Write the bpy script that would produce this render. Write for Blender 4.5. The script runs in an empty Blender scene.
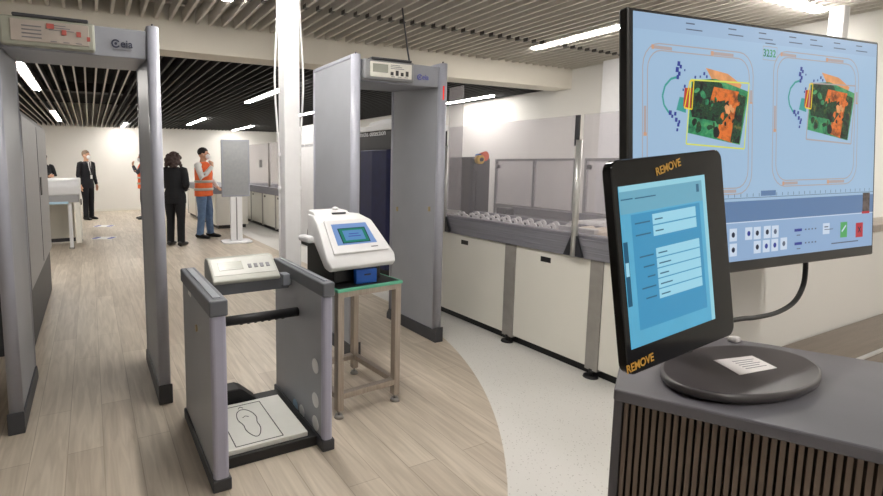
import bpy, bmesh, math, random
from mathutils import Vector, Matrix
random.seed(7)
scn = bpy.context.scene
C = scn.collection
PI = math.pi

# ------------------------------------------------------------------ camera
FPX, PX, PY, EYE = 485.0, 322.0, 215.0, 1.5
YAW = math.radians(25.5)
PITCH = math.atan(52.0 / 485.0)
cam_d = bpy.data.cameras.new('camera')
cam = bpy.data.objects.new('camera', cam_d)
C.objects.link(cam)
cam.location = (0, 0, EYE)
cam.rotation_euler = (PI / 2 - PITCH, 0, -YAW)
cam_d.sensor_width = 36.0
cam_d.lens = FPX / 883.0 * 36.0
cam_d.shift_x = (441.5 - PX) / 883.0
cam_d.shift_y = (PY - 248.0) / 883.0
cam_d.clip_start = 0.02
cam_d.clip_end = 100
scn.camera = cam
FW = Vector((math.sin(YAW) * math.cos(PITCH), math.cos(YAW) * math.cos(PITCH), -math.sin(PITCH)))
RT = Vector((math.cos(YAW), -math.sin(YAW), 0))
UP = RT.cross(FW)
EYEP = Vector((0, 0, EYE))
def ray(x, y): return FW + RT * ((x - PX) / FPX) - UP * ((y - PY) / FPX)
def onZ(x, y, z=0.0):
    d = ray(x, y); return EYEP + d * ((z - EYE) / d.z)
def onX(x, y, v):
    d = ray(x, y); return EYEP + d * (v / d.x)
def onY(x, y, v):
    d = ray(x, y); return EYEP + d * (v / d.y)

# ------------------------------------------------------------------ materials
def lin(c):
    return tuple(((v / 255.0) / 12.92 if v / 255.0 <= 0.04045 else ((v / 255.0 + 0.055) / 1.055) ** 2.4) for v in c)
def mat(name, rgb, rough=0.5, metal=0.0, var=0.06, scale=14.0, spec=0.5, bump=0.0, coat=0.0):
    m = bpy.data.materials.new(name); m.use_nodes = True
    nt = m.node_tree; b = nt.nodes['Principled BSDF']
    col = lin(rgb)
    tc = nt.nodes.new('ShaderNodeTexCoord')
    nz = nt.nodes.new('ShaderNodeTexNoise'); nz.inputs['Scale'].default_value = scale; nz.inputs['Detail'].default_value = 3
    nt.links.new(tc.outputs['Object'], nz.inputs['Vector'])
    rp = nt.nodes.new('ShaderNodeValToRGB')
    rp.color_ramp.elements[0].position = 0.3; rp.color_ramp.elements[1].position = 0.7
    rp.color_ramp.elements[0].color = tuple(v * (1 - var) for v in col) + (1,)
    rp.color_ramp.elements[1].color = tuple(min(1, v * (1 + var)) for v in col) + (1,)
    nt.links.new(nz.outputs['Fac'], rp.inputs['Fac'])
    nt.links.new(rp.outputs['Color'], b.inputs['Base Color'])
    b.inputs['Roughness'].default_value = rough
    b.inputs['Metallic'].default_value = metal
    b.inputs['Specular IOR Level'].default_value = spec
    b.inputs['Coat Weight'].default_value = coat
    if bump:
        bp = nt.nodes.new('ShaderNodeBump'); bp.inputs['Strength'].default_value = bump; bp.inputs['Distance'].default_value = 0.004
        nt.links.new(nz.outputs['Fac'], bp.inputs['Height']); nt.links.new(bp.outputs['Normal'], b.inputs['Normal'])
    return m
def emat(name, rgb, strength=1.0, var=0.0, scale=30.0, rough=0.35, spec=0.2):
    m = bpy.data.materials.new(name); m.use_nodes = True
    nt = m.node_tree; b = nt.nodes['Principled BSDF']
    col = lin(rgb)
    b.inputs['Base Color'].default_value = (0.005, 0.005, 0.006, 1)
    b.inputs['Roughness'].default_value = rough
    b.inputs['Specular IOR Level'].default_value = spec
    b.inputs['Emission Strength'].default_value = strength
    if var:
        tc = nt.nodes.new('ShaderNodeTexCoord'); nz = nt.nodes.new('ShaderNodeTexNoise')
        nz.inputs['Scale'].default_value = scale; nz.inputs['Detail'].default_value = 4
        nt.links.new(tc.outputs['Object'], nz.inputs['Vector'])
        rp = nt.nodes.new('ShaderNodeValToRGB')
        rp.color_ramp.elements[0].position = 0.35; rp.color_ramp.elements[1].position = 0.65
        rp.color_ramp.elements[0].color = tuple(v * (1 - var) for v in col) + (1,)
        rp.color_ramp.elements[1].color = tuple(min(1, v * (1 + var)) for v in col) + (1,)
        nt.links.new(nz.outputs['Fac'], rp.inputs['Fac']); nt.links.new(rp.outputs['Color'], b.inputs['Emission Color'])
    else:
        b.inputs['Emission Color'].default_value = col + (1,)
    return m
def ramp_emat(name, stops, scale, strength=1.0):
    m = emat(name, (0, 0, 0), strength)
    nt = m.node_tree; b = nt.nodes['Principled BSDF']
    tc = nt.nodes.new('ShaderNodeTexCoord'); nz = nt.nodes.new('ShaderNodeTexNoise')
    nz.inputs['Scale'].default_value = scale; nz.inputs['Detail'].default_value = 5; nz.inputs['Roughness'].default_value = 0.65
    nt.links.new(tc.outputs['Object'], nz.inputs['Vector'])
    rp = nt.nodes.new('ShaderNodeValToRGB')
    els = rp.color_ramp.elements
    els[0].position = stops[0][0]; els[0].color = lin(stops[0][1]) + (1,)
    els[1].position = stops[-1][0]; els[1].color = lin(stops[-1][1]) + (1,)
    for p, c in stops[1:-1]:
        e = els.new(p); e.color = lin(c) + (1,)
    nt.links.new(nz.outputs['Fac'], rp.inputs['Fac']); nt.links.new(rp.outputs['Color'], b.inputs['Emission Color'])
    return m
def glass(name, tint, clear=0.85, rough=0.02, fres=1.5):
    m = bpy.data.materials.new(name); m.use_nodes = True
    nt = m.node_tree; nt.nodes.clear()
    out = nt.nodes.new('ShaderNodeOutputMaterial')
    tr = nt.nodes.new('ShaderNodeBsdfTransparent'); tr.inputs['Color'].default_value = tint + (1,)
    gl = nt.nodes.new('ShaderNodeBsdfGlossy'); gl.inputs['Roughness'].default_value = rough
    df = nt.nodes.new('ShaderNodeBsdfDiffuse'); df.inputs['Color'].default_value = (0.66, 0.64, 0.67, 1)
    lw = nt.nodes.new('ShaderNodeLayerWeight'); lw.inputs['Blend'].default_value = 0.5
    pw = nt.nodes.new('ShaderNodeMath'); pw.operation = 'POWER'; pw.inputs[1].default_value = 5.0
    fr = nt.nodes.new('ShaderNodeMath'); fr.operation = 'MULTIPLY_ADD'; fr.inputs[1].default_value = 0.8; fr.inputs[2].default_value = 0.03
    nt.links.new(lw.outputs['Facing'], pw.inputs[0]); nt.links.new(pw.outputs[0], fr.inputs[0])
    m1 = nt.nodes.new('ShaderNodeMixShader'); m1.inputs[0].default_value = clear
    m2 = nt.nodes.new('ShaderNodeMixShader')
    nt.links.new(df.outputs[0], m1.inputs[1]); nt.links.new(tr.outputs[0], m1.inputs[2])
    nt.links.new(fr.outputs[0], m2.inputs[0]); nt.links.new(m1.outputs[0], m2.inputs[1]); nt.links.new(gl.outputs[0], m2.inputs[2])
    nt.links.new(m2.outputs[0], out.inputs['Surface'])
    return m

def wood_floor():
    m = bpy.data.materials.new('wood_planks'); m.use_nodes = True
    nt = m.node_tree; b = nt.nodes['Principled BSDF']
    tc = nt.nodes.new('ShaderNodeTexCoord')
    mp = nt.nodes.new('ShaderNodeMapping'); mp.inputs['Rotation'].default_value = (0, 0, PI / 2)
    nt.links.new(tc.outputs['Object'], mp.inputs['Vector'])
    br = nt.nodes.new('ShaderNodeTexBrick')
    br.inputs['Scale'].default_value = 1.0; br.inputs['Brick Width'].default_value = 1.35; br.inputs['Row Height'].default_value = 0.17
    br.inputs['Mortar Size'].default_value = 0.0025; br.inputs['Mortar Smooth'].default_value = 0.4; br.offset = 0.37
    br.inputs['Color1'].default_value = lin((190, 178, 163)) + (1,)
    br.inputs['Color2'].default_value = lin((208, 197, 182)) + (1,)
    br.inputs['Mortar'].default_value = lin((172, 160, 145)) + (1,)
    nt.links.new(mp.outputs[0], br.inputs['Vector'])
    mp2 = nt.nodes.new('ShaderNodeMapping'); mp2.inputs['Scale'].default_value = (16, 1.3, 1)
    nt.links.new(tc.outputs['Object'], mp2.inputs['Vector'])
    nz = nt.nodes.new('ShaderNodeTexNoise'); nz.inputs['Scale'].default_value = 1.6; nz.inputs['Detail'].default_value = 6; nz.inputs['Distortion'].default_value = 0.9
    nt.links.new(mp2.outputs[0], nz.inputs['Vector'])
    rp = nt.nodes.new('ShaderNodeValToRGB')
    rp.color_ramp.elements[0].position = 0.36; rp.color_ramp.elements[0].color = (0.76, 0.74, 0.71, 1)
    rp.color_ramp.elements[1].position = 0.66; rp.color_ramp.elements[1].color = (1.06, 1.06, 1.05, 1)
    nt.links.new(nz.outputs['Fac'], rp.inputs['Fac'])
    mx = nt.nodes.new('ShaderNodeMix'); mx.data_type = 'RGBA'; mx.blend_type = 'MULTIPLY'; mx.inputs['Factor'].default_value = 0.8
    nt.links.new(br.outputs['Color'], mx.inputs['A']); nt.links.new(rp.outputs['Color'], mx.inputs['B'])
    nt.links.new(mx.outputs['Result'], b.inputs['Base Color'])
    b.inputs['Roughness'].default_value = 0.42; b.inputs['Specular IOR Level'].default_value = 0.45
    return m
def terrazzo():
    m = mat('terrazzo', (214, 212, 208), 0.4, var=0.03, scale=3)
    nt = m.node_tree; b = nt.nodes['Principled BSDF']
    tc = nt.nodes.new('ShaderNodeTexCoord'); vo = nt.nodes.new('ShaderNodeTexVoronoi'); vo.inputs['Scale'].default_value = 55
    nt.links.new(tc.outputs['Object'], vo.inputs['Vector'])
    rp = nt.nodes.new('ShaderNodeValToRGB')
    rp.color_ramp.elements[0].position = 0.10; rp.color_ramp.elements[0].color = lin((176, 172, 166)) + (1,)
    rp.color_ramp.elements[1].position = 0.22; rp.color_ramp.elements[1].color = lin((220, 218, 214)) + (1,)
    nt.links.new(vo.outputs['Distance'], rp.inputs['Fac']); nt.links.new(rp.outputs['Color'], b.inputs['Base Color'])
    return m
def brushed(name, rgb, rough=0.35, metal=0.9, stretch=(1, 40, 40)):
    m = mat(name, rgb, rough, metal, var=0.12, scale=3)
    nt = m.node_tree
    nz = [n for n in nt.nodes if n.type == 'TEX_NOISE'][0]; tc = [n for n in nt.nodes if n.type == 'TEX_COORD'][0]
    mp = nt.nodes.new('ShaderNodeMapping'); mp.inputs['Scale'].default_value = stretch
    nt.links.new(tc.outputs['Object'], mp.inputs['Vector']); nt.links.new(mp.outputs[0], nz.inputs['Vector'])
    return m

M = {}
M['wood'] = wood_floor(); M['terrazzo'] = terrazzo()
M['wall'] = mat('wall_paint', (230, 228, 223), 0.85, var=0.015, scale=2)
M['beam'] = mat('beam_paint', (222, 216, 204), 0.85, var=0.02, scale=2)
M['slat'] = mat('slat_paint', (214, 208, 199), 0.6, var=0.03)
M['lit_edge'] = mat('lit_slat_edge', (196, 192, 186), 0.6, var=0.03)
M['black_slat'] = mat('black_slat_paint', (22, 22, 23), 0.7, var=0.1)
M['shaded_edge'] = mat('shaded_slat_edge', (44, 44, 45), 0.6, var=0.1)  # shade put into the colour of the right-hand blade edges
M['plenum'] = mat('plenum_black', (16, 16, 16), 0.9, var=0.2, scale=4)
M['plenum_front'] = mat('plenum_grey', (60, 58, 55), 0.9, var=0.2, scale=4)
M['duct'] = mat('duct_grey', (52, 52, 52), 0.6, var=0.15)
M['clip'] = mat('clip_dark', (88, 84, 80), 0.6)
M['led'] = emat('led_white', (255, 250, 243), 79.0)
M['housing'] = mat('lamp_housing', (225, 225, 222), 0.5)
M['arch'] = mat('arch_grey', (160, 163, 170), 0.42, var=0.03, scale=5)
M['arch_edge'] = mat('arch_edge_profile', (166, 168, 180), 0.35, var=0.02)
M['arch_head'] = mat('arch_header_grey', (148, 151, 160), 0.45, var=0.03)
M['scan_edge'] = mat('scanner_edge_profile', (172, 172, 192), 0.35, var=0.02)
M['console'] = mat('console_cream', (172, 173, 165), 0.4, var=0.02)
M['console_face'] = mat('console_face_grey', (186, 187, 182), 0.35)
M['info_face'] = mat('info_face_warm_grey', (178, 168, 160), 0.3)
M['unit_grey'] = mat('display_unit_grey', (136, 137, 140), 0.4)
M['unit_olive'] = mat('display_unit_olive', (160, 162, 150), 0.4)
M['plinth'] = mat('plinth_charcoal', (62, 63, 68), 0.5)
M['cap'] = mat('cap_grey', (98, 101, 108), 0.42)
M['cap_strip'] = mat('cap_strip_grey', (138, 143, 152), 0.3)
M['disp_frame'] = mat('display_frame_beige', (196, 198, 190), 0.4)
M['disp_face'] = mat('display_face_white', (222, 220, 212), 0.35)
M['lcd'] = mat('lcd_grey_green', (148, 150, 140), 0.25)
M['navy_ink'] = mat('navy_ink', (44, 48, 72), 0.5)
M['blue_ink'] = mat('blue_ink', (96, 100, 176), 0.5)
M['grey_ink'] = mat('grey_ink', (120, 120, 126), 0.5)
M['red_ink'] = mat('red_ink', (176, 88, 80), 0.5)
M['dark_ink'] = mat('dark_ink', (52, 50, 52), 0.5)
M['black_ink'] = mat('black_ink', (40, 42, 44), 0.5)
M['white_ink'] = mat('white_ink', (216, 218, 222), 0.5)
M['red_led'] = emat('red_led', (255, 60, 50), 1.0)
M['pole'] = mat('pole_white', (240, 240, 242), 0.45, var=0.015)
M['conduit'] = mat('conduit_white', (232, 232, 232), 0.4)
M['rubber'] = mat('black_rubber', (24, 24, 26), 0.55)
M['black_plastic'] = mat('black_plastic', (18, 18, 20), 0.4)
M['white_plastic'] = mat('white_plastic', (222, 222, 224), 0.38, var=0.02)
M['white_panel'] = mat('white_panel', (228, 226, 217), 0.45, var=0.015, scale=3)
M['post_grey'] = mat('post_grey', (158, 155, 150), 0.4, 0.3)
M['rail'] = brushed('side_rail_aluminium', (134, 134, 142), 0.45, 0.15, (60, 1, 60))
M['alu'] = mat('satin_aluminium', (204, 204, 202), 0.3, 0.6)
M['steel'] = brushed('stainless_steel', (134, 120, 108), 0.22, 0.9, (2, 40, 2))
M['legsteel'] = brushed('brushed_table_steel', (168, 157, 146), 0.42, 0.45, (30, 30, 2))
M['green_mat'] = mat('green_mat', (96, 176, 146), 0.5)
M['blue_plastic'] = mat('blue_plastic', (22, 84, 172), 0.4)
M['navy'] = mat('navy_fabric_panel', (12, 20, 66), 0.55, var=0.15, scale=8)
M['graphite'] = mat('graphite_panel', (40, 41, 46), 0.45)
M['machine_black'] = mat('machine_black', (20, 20, 24), 0.5)
M['dark_hood'] = mat('dark_hood_grey', (44, 42, 47), 0.3, var=0.1)
M['machine_white'] = mat('machine_light_grey', (214, 214, 216), 0.45, var=0.02)
M['machine_grey'] = mat('machine_grey', (150, 150, 152), 0.45, var=0.04)
M['deck'] = mat('deck_grey', (84, 84, 88), 0.5)
M['wheel'] = mat('skate_wheel_white', (240, 240, 238), 0.35)
M['tan'] = mat('tan_roller', (226, 210, 188), 0.4)
M['wood_plate'] = mat('platform_white', (222, 222, 216), 0.45, var=0.02)
M['sticker_white'] = mat('sticker_white', (235, 235, 235), 0.4)
M['sticker_blue'] = mat('sticker_pale_blue', (176, 206, 226), 0.4)
M['lock'] = mat('brass_lock', (176, 160, 128), 0.3, 0.6)
M['orange'] = mat('hi_vis_orange', (255, 118, 62), 0.7, var=0.06)
M['yellow'] = mat('signal_yellow', (240, 190, 40), 0.45)
M['signal_orange'] = mat('signal_orange', (236, 92, 40), 0.45)
M['reflect'] = mat('reflective_tape', (196, 190, 182), 0.4)
M['screen_grey'] = mat('sign_grey_screen', (150, 152, 154), 0.45, var=0.05, scale=20)
M['skin'] = mat('skin', (208, 160, 132), 0.6)
M['hair_dark'] = mat('dark_brown_hair', (54, 38, 34), 0.7, var=0.3, scale=60, bump=0.5)
M['hair_black'] = mat('black_hair', (24, 20, 20), 0.7, var=0.3, scale=60)
M['hair_sandy'] = mat('sandy_hair', (118, 98, 82), 0.7, var=0.2, scale=60)
M['suit'] = mat('black_suit_cloth', (22, 23, 30), 0.85, var=0.12)
M['blackcloth'] = mat('black_cloth', (16, 17, 22), 0.9, var=0.12)
M['shirt'] = mat('white_shirt_cloth', (226, 224, 222), 0.8)
M['jeans'] = mat('blue_jeans', (104, 130, 166), 0.85, var=0.15)
M['mask'] = mat('white_face_mask', (235, 236, 238), 0.7)
M['shoe'] = mat('black_leather', (20, 19, 20), 0.4)
M['tie'] = mat('dark_tie', (36, 38, 50), 0.6)
M['eye'] = mat('eye_dark', (30, 22, 20), 0.3)
M['glove'] = mat('dark_glove', (44, 44, 54), 0.6)
M['bezel'] = mat('bezel_black', (14, 14, 16), 0.35)
M['gloss_black'] = mat('glossy_black_glass', (8, 8, 10), 0.1, spec=0.28)
M['gold_ink'] = mat('gold_ink', (196, 148, 52), 0.5)
M['stand'] = mat('stand_charcoal', (58, 54, 56), 0.38, var=0.04)
M['desk_top'] = mat('desk_charcoal_laminate', (104, 102, 108), 0.45, var=0.04)
M['desk_slat'] = mat('desk_bronze_slat', (118, 102, 90), 0.45, 0.1)
M['desk_dark'] = mat('desk_recess_dark', (52, 45, 41), 0.7)
M['label'] = mat('paper_label', (220, 216, 216), 0.5)
M['glass'] = glass('clear_glass', (0.93, 0.92, 0.94), 0.86)
M['glass_tint'] = glass('grey_tinted_glass', (0.96, 0.95, 0.97), 0.84)
M['glass_panel'] = glass('frosted_panel_glass', (0.97, 0.96, 0.97), 0.72)

# ------------------------------------------------------------------ mesh helpers
def BM(): return bmesh.new()
def box(bm, a, b, bev=0.0, mi=0, seg=2):
    x0, y0, z0 = a; x1, y1, z1 = b
    vs = [bm.verts.new(p) for p in ((x0, y0, z0), (x1, y0, z0), (x1, y1, z0), (x0, y1, z0), (x0, y0, z1), (x1, y0, z1), (x1, y1, z1), (x0, y1, z1))]
    fs = [bm.faces.new([vs[i] for i in f]) for f in ((3, 2, 1, 0), (4, 5, 6, 7), (0, 1, 5, 4), (1, 2, 6, 5), (2, 3, 7, 6), (3, 0, 4, 7))]
    for f in fs: f.material_index = mi
    if bev > 0:
        es = list({e for f in fs for e in f.edges})
        r = bmesh.ops.bevel(bm, geom=es, offset=bev, segments=seg, affect='EDGES', profile=0.5)
        for f in r['faces']: f.material_index = mi
    return fs
def ring(bm, c, u, v, ru, rv, n):
    return [bm.verts.new(c + u * (ru * math.cos(2 * PI * i / n)) + v * (rv * math.sin(2 * PI * i / n))) for i in range(n)]
def bridge(bm, r0, r1, mi=0):
    n = len(r0)
    for i in range(n):
        f = bm.faces.new((r0[i], r0[(i + 1) % n], r1[(i + 1) % n], r1[i])); f.material_index = mi; f.smooth = True
def frame_of(t):
    t = t.normalized()
    a = Vector((0, 0, 1)) if abs(t.z) < 0.9 else Vector((1, 0, 0))
    u = a.cross(t).normalized(); v = t.cross(u).normalized()
    return u, v
def cyl(bm, p0, p1, r0, r1=None, n=16, mi=0):
    p0 = Vector(p0); p1 = Vector(p1); r1 = r0 if r1 is None else r1
    u, v = frame_of(p1 - p0)
    a = ring(bm, p0, u, v, r0, r0, n); b = ring(bm, p1, u, v, r1, r1, n)
    bridge(bm, a, b, mi)
    f = bm.faces.new(list(reversed(a))); f.material_index = mi
    f = bm.faces.new(b); f.material_index = mi
def tube(bm, pts, r, n=8, mi=0):
    pts = [Vector(p) for p in pts]; rs = []; u = None
    for i, p in enumerate(pts):
        t = (pts[min(i + 1, len(pts) - 1)] - pts[max(i - 1, 0)]).normalized()
        if u is None: u, v = frame_of(t)
        else:
            u = (u - t * u.dot(t)).normalized(); v = t.cross(u)
        rs.append(ring(bm, p, u, v, r, r, n))
    for a, b in zip(rs, rs[1:]): bridge(bm, a, b, mi)
    bm.faces.new(list(reversed(rs[0]))).material_index = mi; bm.faces.new(rs[-1]).material_index = mi
def smooth_path(pts, k=6):
    pts = [Vector(p) for p in pts]; out = []
    for i in range(len(pts) - 1):
        p0 = pts[max(i - 1, 0)]; p1 = pts[i]; p2 = pts[i + 1]; p3 = pts[min(i + 2, len(pts) - 1)]
        for j in range(k):
            t = j / k
            out.append(0.5 * ((2 * p1) + (p2 - p0) * t + (2 * p0 - 5 * p1 + 4 * p2 - p3) * t * t + (3 * p1 - p0 - 3 * p2 + p3) * t ** 3))
    out.append(pts[-1]); return out
def ell(bm, c, r, n=16, m=10, mi=0):
    c = Vector(c); rings = []
    for j in range(1, m):
        th = PI * j / m
        rings.append([bm.verts.new(c + Vector((r[0] * math.sin(th) * math.cos(2 * PI * i / n), r[1] * math.sin(th) * math.sin(2 * PI * i / n), r[2] * math.cos(th)))) for i in range(n)])
    top = bm.verts.new(c + Vector((0, 0, r[2]))); bot = bm.verts.new(c - Vector((0, 0, r[2])))
    for a, b in zip(rings, rings[1:]):
        for i in range(n):
            f = bm.faces.new((a[i], b[i], b[(i + 1) % n], a[(i + 1) % n])); f.smooth = True; f.material_index = mi
    for i in range(n):
        f = bm.faces.new((top, rings[0][i], rings[0][(i + 1) % n])); f.smooth = True; f.material_index = mi
        f = bm.faces.new((bot, rings[-1][(i + 1) % n], rings[-1][i])); f.smooth = True; f.material_index = mi
def loft(bm, secs, side=(1, 0, 0), n=14):
    """secs: list of (point, half_width_along_side, half_depth)"""
    side = Vector(side); rs = []
    P = [Vector(s[0]) for s in secs]
    for i, s in enumerate(secs):
        t = (P[min(i + 1, len(P) - 1)] - P[max(i - 1, 0)]).normalized()
        u = (side - t * side.dot(t))
        if u.length < 1e-4: u = Vector((0, 1, 0)) - t * t.y
        u.normalize(); v = t.cross(u)
        rs.append(ring(bm, P[i], u, v, s[1], s[2], n))
    for a, b in zip(rs, rs[1:]): bridge(bm, a, b)
    bm.faces.new(list(reversed(rs[0]))); bm.faces.new(rs[-1])
def prism(bm, poly, vec, mi=0, bev=0.0):
    a = [bm.verts.new(Vector(p)) for p in poly]; b = [bm.verts.new(Vector(p) + Vector(vec)) for p in poly]
    n = len(a); fs = [bm.faces.new(a), bm.faces.new(list(reversed(b)))]
    for i in range(n): fs.append(bm.faces.new((a[i], b[i], b[(i + 1) % n], a[(i + 1) % n])))
    for f in fs: f.material_index = mi
    bmesh.ops.recalc_face_normals(bm, faces=fs)
    if bev > 0:
        es = list({e for f in fs for e in f.edges})
        r = bmesh.ops.bevel(bm, geom=es, offset=bev, segments=2, affect='EDGES', profile=0.5)
        for f in r['faces']: f.material_index = mi
    return fs
def quad(bm, pts, mi=0):
    f = bm.faces.new([bm.verts.new(Vector(p)) for p in pts]); f.material_index = mi; return f
def rrect(w, h, r, n=5, cx=0.0, cy=0.0):
    out = []
    for sx, sy, a0 in ((1, 1, 0), (-1, 1, PI / 2), (-1, -1, PI), (1, -1, 1.5 * PI)):
        for i in range(n + 1):
            a = a0 + PI / 2 * i / n
            out.append((cx + sx * (w / 2 - r) + r * math.cos(a), cy + sy * (h / 2 - r) + r * math.sin(a)))
    return out

def chain_matrix(o):
    m = Matrix.Identity(4)
    while o is not None:
        m = o.matrix_basis @ m; o = o.parent
    return m
def obj(name, bm, mats, parent=None, local=False, recalc=True):
    if recalc: bmesh.ops.recalc_face_normals(bm, faces=bm.faces[:])
    if not isinstance(mats, (list, tuple)): mats = [mats]
    o = bpy.data.objects.new(name, bpy.data.meshes.new(name))
    if parent is not None:
        if not local: bm.transform(chain_matrix(parent).inverted())
        o.parent = parent
    elif not local:
        xs = [v.co.x for v in bm.verts]; ys = [v.co.y for v in bm.verts]; zs = [v.co.z for v in bm.verts]
        c = Vector(((min(xs) + max(xs)) / 2, (min(ys) + max(ys)) / 2, min(zs)))
        bm.transform(Matrix.Translation(-c)); o.location = c
    bm.to_mesh(o.data); bm.free()
    for m in mats: o.data.materials.append(m)
    C.objects.link(o); return o
def thing(name, label, cat, loc=(0, 0, 0), rotz=0.0, group=None):
    o = bpy.data.objects.new(name, None); C.objects.link(o); o.empty_display_size = 0.1
    o.location = loc; o.rotation_euler = (0, 0, rotz); o['label'] = label; o['category'] = cat
    if group: o['group'] = group
    return o
def tag(o, label, cat, group=None):
    o['label'] = label; o['category'] = cat
    if group: o['group'] = group
    return o
def struct(name, bm, mats, **k):
    o = obj(name, bm, mats, local=True, **k); o['kind'] = 'structure'; return o
def dup(root, loc, label, rotz=None, group=None):
    r = root.copy(); C.objects.link(r); r.location = loc
    if rotz is not None: r.rotation_euler = (0, 0, rotz)
    r['label'] = label
    if group: r['group'] = group
    for ch in list(root.children):
        c = ch.copy(); C.objects.link(c); c.parent = r
        for g in list(ch.children):
            d = g.copy(); C.objects.link(d); d.parent = c
    return r
def text(name, s, size, origin, xdir, ydir, m, parent, ext=0.0004, align='LEFT', shear=0.0, stretch=1.0, bold=0.0):
    cu = bpy.data.curves.new('t', 'FONT'); cu.body = s; cu.size = size; cu.extrude = ext; cu.align_x = align; cu.shear = shear; cu.offset = bold
    to = bpy.data.objects.new('t', cu); C.objects.link(to)
    me = bpy.data.meshes.new_from_object(to.evaluated_get(bpy.context.evaluated_depsgraph_get()))
    bm = BM(); bm.from_mesh(me); bpy.data.objects.remove(to)
    x = Vector(xdir).normalized(); y = Vector(ydir); y = (y - x * y.dot(x)).normalized(); z = x.cross(y)
    bm.transform(Matrix(((x.x * stretch, y.x, z.x, origin[0]), (x.y * stretch, y.y, z.y, origin[1]), (x.z * stretch, y.z, z.z, origin[2]), (0, 0, 0, 1))))
    return obj(name, bm, m, parent)

# ------------------------------------------------------------------ room shell
XL, XR, YF, YB = -3.4, 6.45, -3.2, 16.6
ZS, ZR = 2.86, 2.60
YBM = 5.0
bm = BM()
def edge_x(y):
    if y >= 4.4: return 2.87
    if y <= 0.36: return -1.2 + 0.25
    return -1.2 + math.sqrt(max(0.05, 4.07 ** 2 - (4.4 - y) ** 2))
ys = [YF, 0.36] + [0.45 + i * 0.1 for i in range(40)] + [4.5, YB]
for y0, y1 in zip(ys, ys[1:]):
    a, b = edge_x(y0), edge_x(y1)
    quad(bm, ((XL, y0, 0), (a, y0, 0), (b, y1, 0), (XL, y1, 0)), 0)
    quad(bm, ((a, y0, 0), (XR, y0, 0), (XR, y1, 0), (b, y1, 0)), 1)
struct('floor', bm, [M['wood'], M['terrazzo']])
for nm, a, b in (('wall_back', (XL, YB, 0), (XR, YB + .1, 3.3)), ('wall_right', (XR, YF, 0), (XR + .1, YB, 3.3)),
                 ('wall_left', (XL - .1, YF, 0), (XL, YB, 3.3)), ('wall_front', (XL, YF - .1, 0), (XR, YF, 3.3))):
    bm = BM(); box(bm, a, b); struct(nm, bm, M['wall'])
bm = BM(); box(bm, (XL, YBM, 2.585), (XR, YBM + 0.3, 3.3)); struct('trim_1', bm, M['beam'])
bm = BM(); box(bm, (XR - .16, 3.75, 0), (XR, 4.42, 3.3), 0.01); struct('trim_2', bm, M['pole'])
bm = BM(); box(bm, (XL, YB - .015, 0), (XR, YB, 0.07)); struct('baseboard_back', bm, M['white_panel'])
# ceiling: black plenum board plus hanging blades
bm = BM()
box(bm, (XL, YF, 3.3), (XR, YBM + .1, 3.4), mi=4)
box(bm, (XL, YBM + .1, 3.3), (XR, YB, 3.4), mi=3)
x = 1.661 - 0.1285 * 39
while x < XR - .03:
    if x > XL + .03:
        for y0, y1 in ((YF, 4.075), (4.085, YBM)):
            box(bm, (x - .013, y0, ZS), (x + .013, y1, ZS + .105), mi=0)
        box(bm, (x - .018, 4.05, ZS - .006), (x + .018, 4.11, ZS + .03), mi=5)
    x += 0.1285
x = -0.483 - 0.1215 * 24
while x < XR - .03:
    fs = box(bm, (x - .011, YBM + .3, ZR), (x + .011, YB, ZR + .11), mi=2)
    fs[0].material_index = 1 if x < 0.5 else 7  # blade undersides: lit tone at left, shaded tone at right, painted in
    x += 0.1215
for yy, zz in ((7.6, 2.95), (11.2, 2.95)):
    box(bm, (XL, yy, zz), (XR, yy + .35, zz + .18), mi=6)
for xx in (0.9, 1.5):
    box(bm, (xx, YBM + .3, 3.05), (xx + .14, YB, 3.17), mi=6)
for yy in (-1.5, 0.7, 2.9, 4.8):
    box(bm, (XL, yy, ZS + .106), (XR, yy + .04, ZS + .14), mi=0)
struct('ceiling', bm, [M['slat'], M['lit_edge'], M['black_slat'], M['plenum'], M['plenum_front'], M['clip'], M['duct'], M['shaded_edge']])

# ceiling lights -------------------------------------------------------------
def lamp(x, y0, y1, z, label, w=0.075):
    t = thing('ceiling_light', label, 'ceiling light', (x, (y0 + y1) / 2, z), 0, 'linear ceiling lights')
    bm = BM(); box(bm, (x - w / 2 - .012, y0 - .02, z + .004), (x + w / 2 + .012, y1 + .02, z + .075)); obj('housing', bm, M['housing'], t)
    bm = BM(); box(bm, (x - w / 2, y0, z - .012), (x + w / 2, y1, z + .004)); obj('diffuser', bm, M['led'], t)
    return t
L1 = lamp(4.85, 3.22, 4.30, ZS, 'bright linear light in the pale slats above the roller counter')
lamp(1.10, 0.9, 4.16, ZS, 'linear light in the pale slats above the grey shoe scanner')
lamp(1.10, -2.6, -0.4, ZS, 'added linear light, unseen in the pale slats behind the camera, toward the middle')  # unseen lamp, added to light the near desk from the front
lamp(4.85, -1.6, 0.8, ZS, 'added linear light, unseen in the pale slats behind the camera, to the right')  # out-of-view lamp added for more light on the right side
t = thing('ceiling_light', 'linear light running across the slats to the white column, above the large monitor', 'ceiling light', (5.4, 2.16, ZS), 0, 'linear ceiling lights')
bm = BM(); box(bm, (4.6, 2.10, ZS + .004), (6.02, 2.22, ZS + .075)); obj('housing', bm, M['housing'], t)
bm = BM(); box(bm, (4.62, 2.12, ZS - .012), (6.0, 2.20, ZS + .004)); obj('diffuser', bm, M['led'], t)
lamp(2.65, 6.5, 8.75, ZR, 'long linear light in the black ceiling, just left of the white service pole')
lamp(2.63, 12.3, 14.5, ZR, 'linear light in the black ceiling above the woman in black')
lamp(4.45, 14.1, 16.3, ZR, 'linear light in the black ceiling above the grey display stand')
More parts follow.
